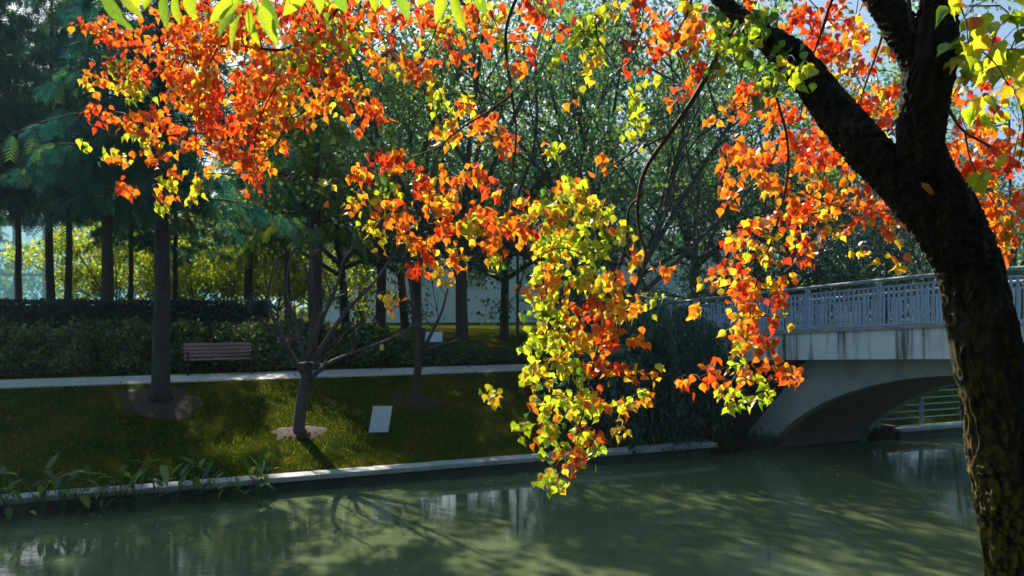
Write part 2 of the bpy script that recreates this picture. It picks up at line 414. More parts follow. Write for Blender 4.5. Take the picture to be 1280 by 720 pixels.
PAL_TEAL = ([(.010, .075, .062), (.016, .095, .062), (.060, .13, .035)], [4, 4, 2])  # teal cast of the shadows is put into these leaf tones
PAL_OLIVE = ([(.05, .11, .018), (.11, .17, .016), (.22, .26, .02)], [3, 4, 3])
PAL_GREEN = ([(.045, .15, .055), (.10, .22, .04), (.24, .32, .03)], [3, 4, 3])
PAL_BLUE = ([(.035, .14, .095), (.06, .17, .08), (.19, .28, .04)], [4, 4, 2])
PAL_LIME = ([(.38, .46, .018), (.50, .52, .025), (.22, .34, .02)], [3, 3, 2])
PAL_DARK = ([(.014, .060, .044), (.024, .080, .040), (.05, .10, .03)], [4, 4, 1.4])
PROTO = {
    'con_a': conifer(1, 15.0, 4.9, 3.1, .215, PAL_TEAL, .85),
    'con_b': conifer(2, 14.2, 5.1, 2.6, .165, PAL_TEAL, .6),
    'con_c': conifer(5, 15.0, 4.0, 2.7, .26, PAL_OLIVE, .65),
    'gloss_a': broad(11, 12.5, 3.2, 3.8, .20, 7600, (.14, .27), PAL_BLUE, clump=.5),
    'gloss_b': broad(12, 13.5, 3.6, 4.2, .24, 8000, (.14, .27), PAL_GREEN, clump=.5),
    'lime': broad(13, 7.5, 1.3, 2.6, .10, 7500, (.14, .25), PAL_LIME, 'foliage', clump=.4, limbs=8),
    'fan': broad(14, 12.0, 2.2, 4.4, .19, 6000, (.12, .24), PAL_GREEN, clump=.42, limbs=10, sub=5, low=.45),
    'dark': broad(15, 13.0, 2.2, 4.2, .24, 20000, (.11, .22), PAL_DARK, limbs=9, clump=.62),
}

def plant_tree(name, proto, px, Y, label, group=None, sc=1.0, rz=None, cat='tree', at=None, ry=0.0):
    x, y = ((px - 640.0) / F * Y, Y) if at is None else at
    g = ground_at(x, y)
    t = empty(name, (x, y, g - .04), rz if rz is not None else (px * 1.7) % 6.28, sc)
    t.rotation_euler[1] = ry
    tr = obj('trunk', PROTO[proto][0], t); cr = obj('crown', PROTO[proto][1], t)
    tag(t, label, cat, group); return t

def ground_hit(px, py):
    """where the photo ray through a pixel meets the terrain"""
    for Y in np.arange(6, 90, .02):
        p = P(px, py, Y)
        if p[2] <= ground_at(p[0], p[1]): return p
    return p

# ------------------------------------------------------------------ bridge
BF = np.array([6.5, 22.2]); BA = np.array([.45, -.893]); BW = np.array([.893, .45])
def bp(t, wv_, z): q = BF + BA * t + BW * wv_; return (q[0], q[1], z)
def deck_z(t): return 3.32 - .063 * math.sqrt((t - 7) ** 2 + 1.5)
def arch_z(t): q = max(0., 1 - (1 - t / 6.) ** 2); return 2.25 * q ** .75
bridge = empty('arch_bridge', bp(6, 1.7, 0)); tag(bridge, 'pale concrete arch footbridge with baluster railings crossing the canal', 'bridge')
def bpart(mb, name, mat, **k):
    o = mb.build(name, mat, bridge, **k); o.location = -Vector(bridge.location); return o
TS = np.arange(-9, 21.01, .5)
mb = MB(); vs = []
for t in TS:
    zt = deck_z(t); zb = zt - .62
    vs += [bp(t, -.5, zt), bp(t, 3.9, zt), bp(t, 3.9, zb), bp(t, -.5, zb)]
fs = []
for i in range(len(TS) - 1):
    for k in range(4): fs.append((i * 4 + k, i * 4 + (k + 1) % 4, (i + 1) * 4 + (k + 1) % 4, (i + 1) * 4 + k))
fs += [(0, 1, 2, 3)[::-1], tuple((len(TS) - 1) * 4 + k for k in range(4))]
mb.add(vs, fs); deck = bpart(mb, 'deck', M['bridge'])
# thin kerb lip along the top of each fascia
for wv_ in (-.47, 3.87):
    mb = MB(); v2 = []
    for t in TS:
        z = deck_z(t); v2 += [bp(t, wv_ - .07, z + .003), bp(t, wv_ + .07, z + .003), bp(t, wv_ + .07, z + .07), bp(t, wv_ - .07, z + .07)]
    mb.add(v2, fs); bpart(mb, 'kerb_lip', M['concrete'])
# arch: two spandrel ribs and the soffit vault between them
ta = [12 * (.5 - .5 * math.cos(math.pi * k / 36)) for k in range(37)]
def ext_z(t):
    tt = t if t <= 6 else 12 - t
    return tt
def rib(w0, w1):
    lo = [(-.05 + 0 * 0, -.9)] + [(t, arch_z(t)) for t in ta] + [(12.05, -.9)]
    up = [(-1.45, -.9), (-1.12, .0), (-.3, .80), (.45, 1.50), (1.3, deck_z(1.3) - .60)] + [(t, deck_z(t) - .60) for t in np.linspace(1.8, 10.2, 22)] + [(10.7, deck_z(10.7) - .60), (11.55, 1.50), (12.3, .80), (13.12, 0), (13.45, -.9)]
    bm = bmesh.new(); poly = lo + up[::-1]
    a = [bm.verts.new(bp(t, w0, z)) for t, z in poly]; b = [bm.verts.new(bp(t, w1, z)) for t, z in poly]
    bm.faces.new(a); bm.faces.new(b[::-1]); n = len(poly)
    for i in range(n): bm.faces.new((a[i], b[i], b[(i + 1) % n], a[(i + 1) % n]))
    bmesh.ops.recalc_face_normals(bm, faces=bm.faces); bmesh.ops.triangulate(bm, faces=[f for f in bm.faces if len(f.verts) > 4])
    me = bpy.data.meshes.new('spandrel_wall'); bm.to_mesh(me); bm.free(); me.materials.append(M['arch'])
    o = obj('spandrel_wall', me, bridge); o.location = -Vector(bridge.location)
rib(0, .3); rib(3.15, 3.45)
mb = MB(); v2 = []
for t in ta:
    z = max(arch_z(t), -.9) + .012
    v2 += [bp(t, .297, z), bp(t, 3.153, z), bp(t, 3.153, z + .3), bp(t, .297, z + .3)]
f2 = [(i * 4 + k, i * 4 + (k + 1) % 4, (i + 1) * 4 + (k + 1) % 4, (i + 1) * 4 + k) for i in range(len(ta) - 1) for k in range(4)]
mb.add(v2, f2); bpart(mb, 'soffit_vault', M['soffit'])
# abutments set back under the deck
for t0, t1 in ((-9, -1.3), (13.2, 20)):
    mb = MB(); c = bp((t0 + t1) / 2, 1.72, .55); mb.box(c, (abs(t1 - t0), 3.3, 3.0), ax=(BA[0], BA[1], 0)); bpart(mb, 'abutment', M['wallstone'])
# railings
bal = MB(); bal.box((0, 0, .50), (.045, .03, .80)); bal_me = bal.mesh('baluster', M['rail'])
pst = MB(); pst.box((0, 0, .53), (.085, .085, .98)); pst.box((0, 0, 1.005), (.11, .11, .03)); pst_me = pst.mesh('railing_post', M['rail'], bevel=.006)
brz = math.atan2(BA[1], BA[0]); rng = random.Random(8)
for wv_ in (-.36, 3.76):
    k = 0; t = -6.4
    while t < 13.2:
        o = obj('railing_post' if k % 15 == 0 else 'baluster', pst_me if k % 15 == 0 else bal_me, bridge)
        o.location = Vector(bp(t, wv_, deck_z(t))) - Vector(bridge.location); o.rotation_euler = (rng.gauss(0, .006), rng.gauss(0, .008), brz)
        t += .134; k += 1
    tt = np.arange(-6.45, 13.3, .4)
    for nm, dz, rr, mt in (('top_rail', 1.06, .036, 'raildark'), ('upper_rail', .905, .020, 'rail'), ('lower_rail', .105, .022, 'rail')):
        mb = MB(); mb.tube([bp(t, wv_, deck_z(t) + dz) for t in tt], rr, 8); bpart(mb, nm, M[mt], smooth=True)

# ------------------------------------------------------------------ steel guard railing beyond the arch
g = empty('guard_railing', us(16.5, 17.75, .3)); tag(g, 'low steel railing with horizontal bars along the far canal edge beyond the arch', 'railing')
def gl_(u): return us(u, 17.75, .28) - np.array(g.location)
for k in range(9):
    u = 17.35 + 1.62 * k
    mb = MB()
    for d in (-.035, .035): mb.box(gl_(u + d) + [0, 0, .56], (.022, .09, 1.12), ax=(U[0], U[1], 0))
    mb.build('post', M['steel'], g)
for i, z in enumerate((1.12, .94, .76, .58, .40, .22)):
    mb = MB(); mb.tube([gl_(16.6) + [0, 0, z], gl_(31.5) + [0, 0, z]], .030 if i == 0 else .014, 8); mb.build('rail', M['steel'], g, smooth=True)

# ------------------------------------------------------------------ bench
b0 = us(2.72, 26.42, 1.667)
bench = empty('park_bench', b0, wrz); tag(bench, 'wooden slatted park bench with black iron ends on the path', 'bench')
for k in range(5):
    mb = MB(); mb.box((0, -.24 + .105 * k, .43), (1.86, .085, .032)); mb.build('seat_slat', M['slat'], bench, bevel=.005)
for k in range(4):
    y = .235 + .035 * k; z = .52 + .105 * k
    mb = MB(); mb.box((0, y, z), (1.86, .03, .086), az=(0, .3, .95)); mb.build('back_slat', M['slat'], bench, bevel=.005)
for sx in (-.86, .86):
    mb = MB()
    mb.tube([(sx, -.31, 0), (sx, -.26, .2), (sx, -.29, .41)], [.026, .020, .024], 8)
    mb.tube([(sx, .30, 0), (sx, .24, .2), (sx, .23, .42), (sx, .29, .66), (sx, .375, .92)], [.026, .02, .022, .02, .018], 8)
    mb.tube([(sx, -.29, .405), (sx, .23, .405)], .022, 8)
    mb.tube([(sx, -.26, .2), (sx, 0, .28), (sx, .24, .2)], .012, 6)
    fr = mb.build('end_frame', M['iron'], bench, smooth=True)
    mb = MB(); mb.tube([(sx, -.28, .42), (sx, -.32, .58), (sx, -.26, .645), (sx, -.05, .64), (sx, .27, .62)], [.018, .02, .024, .022, .016], 8); mb.build('armrest', M['iron'], bench, smooth=True)

# ------------------------------------------------------------------ small signs and the lamp post
q = ground_hit(474, 543)
sg = empty('lawn_sign', q, .12); tag(sg, 'small white tilted sign board standing on the grass bank', 'sign')
mb = MB(); mb.box((.03, .05, .34), (.44, .025, .60), ax=(1, 0, 0), az=(.16, .16, .97)); mb.build('board', M['white'], sg, bevel=.004)
mb = MB(); mb.tube([(-.1, .06, -.1), (-.08, .1, .35)], .014, 6); mb.tube([(.12, .06, -.1), (.14, .1, .35)], .014, 6); mb.build('stake', M['iron'], sg)
q = P(541, 455, 28.5); q[2] = ground_at(q[0], q[1])
sg = empty('lectern_sign', q, .25); tag(sg, 'small white slanted notice on a post behind the path', 'sign')
mb = MB(); mb.box((0, 0, .93), (.62, .03, .36), az=(.1, .45, .88)); mb.build('board', M['white'], sg, bevel=.004)
mb = MB(); mb.tube([(0, .02, -.05), (0, .05, .82)], .03, 8); mb.build('post', M['iron'], sg)
q = P(477, 460, 26.9); q[2] = ground_at(q[0], q[1])
sg = empty('stake_tag', q, .2); tag(sg, 'tiny yellow tag on a thin stake in front of the shrubs', 'tag')
mb = MB(); mb.box((0, -.03, .72), (.12, .012, .19)); mb.build('board', M['yellow'], sg)
mb = MB(); mb.tube([(0, 0, -.05), (0, 0, .8)], .012, 6); mb.build('stake', M['iron'], sg)
q = P(647, 450, 30.5); q[2] = ground_at(q[0], q[1])
lp = empty('lamp_post', q); tag(lp, 'slim dark lamp post rising beyond the path', 'lamp post')
mb = MB(); mb.tube([(0, 0, 0), (0, 0, .25), (0, 0, .3), (0, 0, 5.6)], [.085, .08, .055, .042], 10); mb.build('pole', M['iron'], lp, smooth=True)
mb = MB(); mb.tube([(0, 0, 5.6), (0, 0, 5.7), (0, 0, 6.0), (0, 0, 6.06)], [.06, .13, .17, .05], 12); mb.build('lamp_head', M['white'], lp, smooth=True)

# ------------------------------------------------------------------ buildings far behind the trees
gb = empty('glass_building', P(80, 383, 50) * [1, 1, 0] + [0, 0, 2.4]); tag(gb, 'low teal glass building with pale mullions behind the conifers', 'building')
def gcell(x0, x1, z0, z1): return ((x0 + x1) / 2, 0, (z0 + z1) / 2), (x1 - x0, .04, z1 - z0)
pane = {}
for i in range(14):
    for j in range(2):
        x0 = -13 + 1.7 * i; z0 = .15 + 2.9 * j
        mb = MB(); c, s_ = gcell(x0 + .06, x0 + 1.64, z0, z0 + 2.8); mb.box(c, s_); mb.build('pane', M['glass'], gb)
for i in range(15):
    mb = MB(); mb.box((-13 + 1.7 * i, -.04, 3.0), (.11, .16, 6.0)); mb.build('mullion', M['frame'], gb)
for z in (.08, 3.0, 5.95):
    mb = MB(); mb.box((-1.1, -.03, z), (24.0, .13, .12)); mb.build('transom', M['frame'], gb)
mb = MB(); mb.box((-1.1, 1.5, 6.2), (25.0, 3.6, .30)); mb.build('roof', M['frame'], gb)
for i in range(5):
    mb = MB(); mb.box((-12 + 5.45 * i, 3.0, 3.0), (.2, .2, 6.1)); mb.build('column', M['frame'], gb)

pb = empty('pale_building', P(665, 383, 66) * [1, 1, 0] + [0, 0, 2.4], .10); tag(pb, 'long pale rendered building seen through the trees behind the lawn', 'building')
mb = MB(); mb.box((0, 5, 3.1), (31, 10, 6.4)); mb.build('wall', M['pale_backdrop_wall'], pb)
mb = MB(); mb.box((0, 4.9, 6.5), (32, 11.2, .4)); mb.build('roof', M['frame'], pb)
for i in range(7):
    mb = MB(); mb.box((-12.9 + 4.3 * i, -.03, 3.4), (1.5, .10, 1.7)); w_ = mb.build('window', M['frame'], pb)
    mb = MB(); mb.box((-12.9 + 4.3 * i, -.06, 3.4), (1.3, .08, 1.5)); mb.build('pane', M['glass'], w_)

pw = empty('pale_backdrop_wall', P(1120, 383, 72) * [1, 1, 0] + [0, 0, 2.4], -.1); tag(pw, 'long low pale wall standing in for the hazy blue distance behind the bridge railing', 'wall')  # wall added to give the pale blue band of hazy distance
mb = MB(); mb.box((0, 0, 1.1), (30, .4, 2.4)); mb.build('wall_face', M['pale_backdrop_wall'], pw)
mb = MB(); mb.box((0, 0, 2.36), (30.4, .6, .16)); mb.build('coping', M['frame'], pw)

# ------------------------------------------------------------------ trees behind the path
q = ground_hit(200, 502)
plant_tree('conifer', 'con_a', 0, 0, 'big dark conifer with flared trunk rooted in the grass bank', sc=.97, at=(q[0], q[1]), rz=.4)
G1 = 'conifers behind the hedge'
plant_tree('conifer', 'con_a', 133, 29.5, 'thick trunked dark conifer rising at the clipped hedge', G1, 1.0, 1.2)
plant_tree('conifer', 'con_b', 60, 32.5, 'dark conifer before the glass building, broadest trunk there', G1, 1.0, 2.2)
plant_tree('conifer', 'con_b', 25, 37, 'slender wavy conifer trunk at the end of the glass building', G1, .95, 4.0)
plant_tree('conifer', 'con_b', 165, 36, 'thin conifer trunk between the thick trunked conifer and the big bank conifer', G1, .74, 5.1)
plant_tree('conifer', 'con_b', 218, 33.5, 'conifer trunk close behind the big bank conifer', G1, .68, .3)
plant_tree('conifer', 'con_c', 310, 38, 'slim slanting conifer behind the hedge above the bench', G1, .8, 1.9, ry=.03)
plant_tree('conifer', 'con_b', 360, 33, 'dark conifer standing at the end of the clipped hedge', G1, .8, 3.3)
plant_tree('conifer', 'con_c', 393, 29.3, 'olive green conifer with tall bare trunk behind the bare sapling', None, 1.0, 2.6)
for px, Y, pr in ((-95, 29, 'con_a'), (-20, 30.5, 'con_a'), (-190, 33, 'con_b'), (88, 39, 'con_b'), (-80, 42, 'con_a')):
    plant_tree('conifer', pr, px, Y, 'dark conifer in the rows before the glass building', 'conifers in the rows behind', 1.05)
G2 = 'broadleaf trees on the lawn'
for px, Y, pr, sc, lb in (
    (433, 39, 'gloss_a', 1.0, 'hazy broadleaf tree beyond the olive conifer'),
    (475, 35, 'gloss_b', .95, 'broadleaf tree with straight trunk left of a close pair of trunks'),
    (507, 41, 'gloss_a', 1.05, 'thinner trunk of the close pair of trees on the lawn'),
    (521, 37, 'gloss_b', .95, 'thicker trunk of the close pair of trees on the lawn'),
    (578, 31.2, 'gloss_b', 1.0, 'stout ivy clad broadleaf tree at the end of the shrub row'),
    (630, 37.5, 'gloss_a', 1.0, 'blue green broadleaf tree beside the lamp post'),
    (712, 34, 'gloss_a', 1.0, 'blue green broadleaf tree behind the hanging lime foliage'),
    (785, 30, 'fan', 1.0, 'open tree with a fan of thin rising branches'),
    (868, 39, 'gloss_b', 1.05, 'tall green broadleaf tree behind the fan shaped tree')):
    plant_tree('broadleaf_tree', pr, px, Y, lb, G2, sc)
for px, Y, pr, sc, lb in ((945, 35, 'dark', .66, 'dense dark green tree beyond the bridge, next to the weeping shrubs'), (1025, 37.5, 'dark', .60, 'dense dark green tree behind the middle of the bridge railing'), (1105, 39, 'dark', .56, 'dense dark green tree behind the bridge, beside the leaning trunk'), (1190, 41.5, 'dark', .58, 'dense dark green tree hidden mostly by the leaning trunk'), (1300, 43.5, 'dark', .7, 'dense dark green tree beyond the near end of the bridge')):
    plant_tree('dark_tree', pr, px, Y, lb, 'dark trees beyond the bridge', sc)
for px, Y, pr, sc, lb in ((985, 47, 'gloss_b', 1.2, 'tall broadleaf tree behind the red leaves over the bridge railing'), (1075, 56, 'fan', 1.1, 'airy broadleaf tree far behind the bridge'), (1275, 50, 'gloss_b', 1.0, 'broadleaf tree behind the leaning trunk')):
    plant_tree('broadleaf_tree', pr, px, Y, lb, 'tall trees beyond the bridge', sc)
for px, Y, pr, sc in ((450, 52, 'gloss_b', 1.15), (680, 54, 'gloss_b', 1.2), (800, 50, 'gloss_a', 1.2), (910, 55, 'gloss_a', 1.15)):
    plant_tree('broadleaf_tree' if pr != 'con_c' else 'conifer', pr, px, Y, 'far tree standing before the pale building', 'far trees before the pale building', sc)
for px, Y, sc in ((150, 43, .9), (185, 45, .85), (250, 41, .85), (282, 44, .9), (345, 42, .8), (395, 46, .9), (300, 50, 1.1)):
    plant_tree('small_lime_tree', 'lime', px, Y, 'small yellow green tree glowing behind the clipped hedge', 'small lime trees behind the hedge', sc)

for x, y, pr, sc, lb in ((-13, -3, 'dark', 1.05, 'added unseen dark shade tree on the near bank, farthest upstream'), (-7.5, -7, 'gloss_b', 1.1, 'added unseen green shade tree on the near bank between two dark trees'), (-2, -5.5, 'dark', 1.05, 'added unseen dark shade tree on the near bank behind the slender tree'), (4, -7, 'dark', 1.0, 'added unseen dark shade tree on the near bank behind the autumn tree'), (10, -3.5, 'dark', 1.05, 'added unseen dark shade tree on the near bank beside the bridge'), (-18, -9, 'dark', 1.1, 'added unseen dark shade tree set back from the near bank')):
    plant_tree('near_bank_shade_tree', pr, x * 40 + 700, 0, lb, 'added shade trees on the near bank', sc, at=(x, y))  # unseen trees added behind the camera to cut sky fill on the far bank

# a far belt of wood that closes the view
r = np.random.default_rng(77); n = 26000
cx = r.uniform(-150, 170, 240); cx = np.where((cx < -36) & (cx > -62), cx + 60, cx); cy = 112 + r.uniform(0, 22, 240); ch = r.uniform(7, 13, 240)
k = r.integers(0, 240, n); rr = r.normal(0, 1, (n, 3)); rr /= np.linalg.norm(rr, axis=1, keepdims=True)
pos = np.column_stack([cx[k] + rr[:, 0] * 3.8, cy[k] + rr[:, 1] * 3.5, 2.4 + ch[k] * .5 + rr[:, 2] * ch[k] * .52])
me = scatter('far_wood', *QUAD, pos, r.normal(0, 1, (n, 3)), r.normal(0, .8, (n, 3)) + [0, -.4, .8], r.uniform(.7, 1.5, n), pick_cols(r, n, *PAL_GREEN), M['foliage'])
tag(obj('far_wood', me), 'distant belt of woodland closing the view', 'wood', kind='stuff')

# ------------------------------------------------------------------ hedge and shrubs
PAL_HEDGE = ([(.008, .026, .016), (.014, .036, .018), (.026, .05, .018)], [4, 4, 1])
PAL_SHRUB = ([(.026, .060, .020), (.07, .12, .022), (.20, .25, .03)], [3, 3, 3])  # bright yellow-green tone stands in for sunlit leaves
hd = empty('clipped_hedge', us(-5, 31.2, 2.0), wrz); tag(hd, 'long dark clipped hedge with a flat top behind the shrubs', 'hedge')
r = np.random.default_rng(9); L, Wd, H = 19.6, 1.6, 1.72; n = 44000
a = r.uniform(0, 1, n); x = r.uniform(-L / 2, L / 2, n); front = a < .55; top = (a >= .55) & (a < .9)
y = np.where(front, -Wd / 2, np.where(top, r.uniform(-Wd / 2, Wd / 2, n), Wd / 2)); z = np.where(top, H, r.uniform(0, H, n))
pos = np.column_stack([x, y, z]) + r.normal(0, .035, (n, 3))
ax = r.normal(0, 1, (n, 3)) + [0, 0, .5]; nm = np.where(top[:, None], [[0, 0, 1.]], np.where(front[:, None], [[0, -1., .4]], [[0, 1., .4]])) + r.normal(0, .6, (n, 3))
obj('foliage', scatter('foliage', *QUAD, pos, ax, nm, r.uniform(.06, .11, n), pick_cols(r, n, *PAL_HEDGE), M['glossy']), hd)["kind"] = 'stuff'
mb = MB(); mb.box((0, 0, H / 2 - .05), (L - .1, Wd - .12, H - .06)); mb.build('inner_branches', M['twig'], hd)

def shrub_mesh(seed, n=5200):
    r = np.random.default_rng(seed); th = r.uniform(0, 6.283, n); u_ = r.uniform(0, 1, n)
    lob = np.array([[math.cos(a), math.sin(a)] for a in r.uniform(0, 6.28, 5)])
    ph = np.arccos(u_); d = np.column_stack([np.cos(th) * np.sin(ph), np.sin(th) * np.sin(ph), np.cos(ph)])
    bump = 1 + .10 * np.sin(th * 3 + seed) + .10 * np.sin(th * 5 + ph * 6) + .07 * np.sin(ph * 9 + seed)
    rad = bump * (1 - np.abs(r.normal(0, .09, n)))
    pos = d * rad[:, None] * [1.15, 1.0, 1.3] ; pos[:, 2] = np.maximum(pos[:, 2], .02)
    nm = d + r.normal(0, .55, (n, 3)); ax = r.normal(0, .8, (n, 3)) + d * .5 + [0, 0, .5]
    tone = (1 + .25 * np.sin(th * 7 + ph * 8))[:, None]
    return scatter('foliage', *QUAD, pos, ax, nm, r.uniform(.08, .15, n), np.clip(pick_cols(r, n, *PAL_SHRUB) * tone, .005, .9), M['glossy'])
SHR = [shrub_mesh(s) for s in (1, 2, 3)]
def core(seed):
    b = bmesh.new(); bmesh.ops.create_icosphere(b, subdivisions=2, radius=.84)
    for v in b.verts: v.co.x *= 1.12; v.co.z = max(v.co.z * 1.22, -.02); v.co *= 1 + .06 * noise.noise(v.co * 2 + Vector((seed, 0, 0)))
    me = bpy.data.meshes.new('inner_branches'); b.to_mesh(me); b.free(); me.materials.append(M['twig']); return me
CORE = core(4)
rng = random.Random(5)
def shrub(u, s, sx, sz, label, group):
    p = us(u, s); t = empty('shrub', (p[0], p[1], ground_h(u, s) - .03), rng.uniform(0, 6.28)); t.scale = (sx, sx, sz)
    obj('foliage', SHR[rng.randrange(3)], t)["kind"] = 'stuff'; obj('inner_branches', CORE, t); tag(t, label, 'shrub', group)
k = 0; u = -10.5
while u < 6.4:
    for s, dx in ((28.15, 0), (29.5, .8)):
        shrub(u + dx + rng.uniform(-.2, .2), s + rng.uniform(-.12, .12), rng.uniform(.95, 1.15), rng.uniform(.88, 1.06), 'tall rounded shrub in the row behind the bench', 'tall shrubs behind the path')
    u += 1.55
for u, s, sx, sz in ((7.3, 28.3, 1.0, .86), (8.6, 28.2, .95, .74), (9.9, 28.0, .9, .60), (11.0, 27.9, .85, .46), (8.0, 29.6, 1.0, .85), (9.6, 29.4, 1.0, .66), (12.3, 27.8, .75, .34), (13.5, 27.8, .75, .30), (14.8, 27.8, .8, .30), (16.2, 27.8, .8, .32)):
    shrub(u, s, sx, sz, 'low mounded shrub where the row steps down beside the path', 'low shrubs beside the path')

# weeping shrubs that hang over the river wall by the bridge
def weeping(seed, n_str=150, H=2.6, reach=1.9):
    r = np.random.default_rng(seed); mb = MB(); pos, ax, nm, sz = [], [], [], []
    for i in range(n_str):
        az = r.uniform(0, 6.283); d = np.array([math.cos(az), math.sin(az), 0]); rc = reach * r.uniform(.35, 1.1); h = H * r.uniform(.6, 1.1); drop = r.uniform(.9, 1.25) * h * r.uniform(.65, 1.12)
        ts = np.linspace(0, 1, 9); b = np.column_stack([d[0] * rc * ts ** .7, d[1] * rc * ts ** .7, h * np.sin(np.minimum(ts * 2.6, 1.57)) - drop * np.clip((ts - .35) / .65, 0, 1) ** 1.5])
        b += r.normal(0, .04, b.shape); mb.tube(b, list(np.linspace(.012, .003, 9)), 3, cap=False)
        m = 62
        t = r.uniform(.22, 1, m); q = np.column_stack([np.interp(t, ts, b[:, j]) for j in range(3)]) + r.normal(0, .045, (m, 3))
        pos.append(q); ax.append(d * .3 + r.normal(0, .5, (m, 3)) + [0, 0, -1.1]); nm.append(d + r.normal(0, .6, (m, 3)) + [0, 0, .4]); sz.append(r.uniform(.09, .17, m))
    pos = np.vstack(pos); return mb.mesh('stem', M['twig']), scatter('foliage', [(0, 0, 0), (.16, .4, .03), (0, 1, -.05), (-.16, .4, .03)], QUAD[1], pos, np.vstack(ax), np.vstack(nm), np.concatenate(sz), pick_cols(r, len(pos), *PAL_TEAL), M['foliage'])
WP = [weeping(31), weeping(32, 150, 3.1, 1.7)]
for i, (u, s, sc, lb) in enumerate(((10.9, 18.5, 1.0, 'weeping evergreen shrub farthest from the bridge, trailing over the river wall'), (12.3, 18.5, 1.1, 'weeping evergreen shrub in the middle of the clump trailing over the river wall'), (13.9, 19.3, 1.05, 'weeping evergreen shrub against the bridge abutment trailing over the river wall'), (12.2, 21.8, 1.15, 'taller weeping shrub behind the clump by the bridge'), (14.4, 21.6, 1.05, 'weeping shrub under the bridge railing'))):
    p = us(u, s); t = empty('weeping_shrub', (p[0], p[1], ground_h(u, s) - .05), i * 1.3, sc); st, fo = WP[i % 2]
    obj('stem', st, t); obj('foliage', fo, t)["kind"] = 'stuff'; tag(t, lb, 'shrub', 'weeping shrubs by the bridge')

# ------------------------------------------------------------------ bare saplings on the bank
def sapling(name, base_px, trunk, limbs, label, mat, seed, ring):
    b0 = ground_hit(*base_px); Yb = b0[1]; r = np.random.default_rng(seed)
    t = empty(name, b0 - [0, 0, .05]); org = b0 - [0, 0, .05]; tag(t, label, 'tree')
    def to3(path):
        k = Yb / F; pts = [P(x, y, Yb + dy) - org for x, y, rr, dy in path]; return pts, [rr * k for *_, rr, _ in [(x, y, rr, dy) for x, y, rr, dy in path]]
    mb = MB(); pts, rd = to3(trunk); c = smooth_path(np.column_stack([np.array(pts), rd]), 5); mb.tube(c[:, :3], list(c[:, 3]), 10); mb.build('trunk', mat, t, smooth=True)
    tw = MB()
    def sub(p, d, L, rad, lvl):
        ts = np.linspace(0, 1, 5); bend = r.normal(0, .25, 3) + [0, 0, .12]; br = p + unit(d) * (ts * L)[:, None] + bend * (ts ** 2 * L * .5)[:, None]
        tw.tube(br, list(np.linspace(rad, rad * .4, 5)), 4, cap=False)
        if lvl < 2:
            for _ in range(4): 
                q = br[r.integers(1, 5)]; sub(q, unit(d) + r.normal(0, .55, 3) + [0, 0, .25], L * r.uniform(.4, .7), rad * .5, lvl + 1)
    for lm in limbs:
        mb = MB(); pts, rd = to3(lm); c = smooth_path(np.column_stack([np.array(pts), rd]), 6); mb.tube(c[:, :3], list(c[:, 3]), 7); mb.build('branch', mat, t, smooth=True)
        for j in range(4, len(c) - 1, 3):
            if r.uniform() < .8: sub(c[j, :3], unit(c[j + 1, :3] - c[j - 1, :3]) + r.normal(0, .55, 3), r.uniform(.35, .95), c[j, 3] * .45, 0)
    tw.build('twigs', mat, t)["kind"] = 'stuff'
    mulch(b0, ring)
def mulch(b0, rad):
    r = np.random.default_rng(int(abs(b0[0]) * 100)); u0, s0 = to_us(b0); V = [(b0[0], b0[1], ground_h(u0, s0) + .07)]; nr = 28
    for ring, hh in ((.5, .045), (.85, .018), (1.0, -.03)):
        for k in range(nr):
            a = 2 * math.pi * k / nr; rr = rad * ring * (1 + .20 * math.sin(a * 2 + b0[0]) + .12 * math.sin(a * 5 + b0[1]) + .07 * math.sin(a * 9)); p = us(u0 + rr * math.cos(a), s0 + rr * math.sin(a))
            V.append((p[0], p[1], ground_h(u0 + rr * math.cos(a), s0 + rr * math.sin(a)) + hh))
    fs = [(0, 1 + k, 1 + (k + 1) % nr) for k in range(nr)]
    for j in range(2): 
        for k in range(nr): a, b, c, d = 1 + j * nr + k, 1 + j * nr + (k + 1) % nr, 1 + (j + 1) * nr + (k + 1) % nr, 1 + (j + 1) * nr + k; fs += [(a, d, c), (a, c, b)]
    tag(obj('mulch', np_mesh('mulch', V, fs, M['mulch'])), 'ring of brown mulch round a tree foot on the bank', 'mulch', kind='stuff')
    n = 260; aa = r.uniform(0, 6.28, n); rr = rad * np.sqrt(r.uniform(0, 1, n)) * .98
    pos = []
    for a, q in zip(aa, rr):
        u, s = u0 + q * math.cos(a), s0 + q * math.sin(a); p = us(u, s); pos.append((p[0], p[1], ground_h(u, s) + .075 * (1 - (q / rad) ** 2) + .01))
    MULCH.append((np.array(pos), r))
MULCH = []
mulch(ground_hit(200, 502), 1.15)
sapling('bare_sapling', (374, 541), [(374, 546, 9, 0), (374, 528, 7.5, 0), (378, 495, 7, 0), (383, 468, 6.5, 0)],
        [[(383, 470, 5, 0), (388, 430, 4, .1), (392, 380, 3, .2), (388, 320, 2, .3), (395, 280, 1, .4)],
         [(383, 472, 4.5, 0), (365, 445, 3.5, -.2), (345, 405, 2.6, -.4), (335, 370, 1.8, -.5), (345, 320, 1, -.6)],
         [(383, 470, 4.5, 0), (408, 425, 3.5, .3), (436, 385, 2.6, .5), (470, 350, 2, .7), (500, 305, 1, .9)],
         [(382, 478, 3.5, 0), (410, 455, 2.8, -.3), (445, 440, 2.2, -.5), (485, 425, 1.6, -.6), (520, 405, 1, -.7)],
         [(384, 460, 3.5, 0), (398, 410, 2.8, -.3), (420, 360, 2, -.6), (432, 310, 1, -.8)],
         [(383, 462, 3, 0), (372, 410, 2.4, .4), (358, 360, 1.7, .6), (366, 310, 1, .8)]],
        'bare leafless sapling with branches spreading wide on the grass bank', M['twig_pale'], 41, .55)
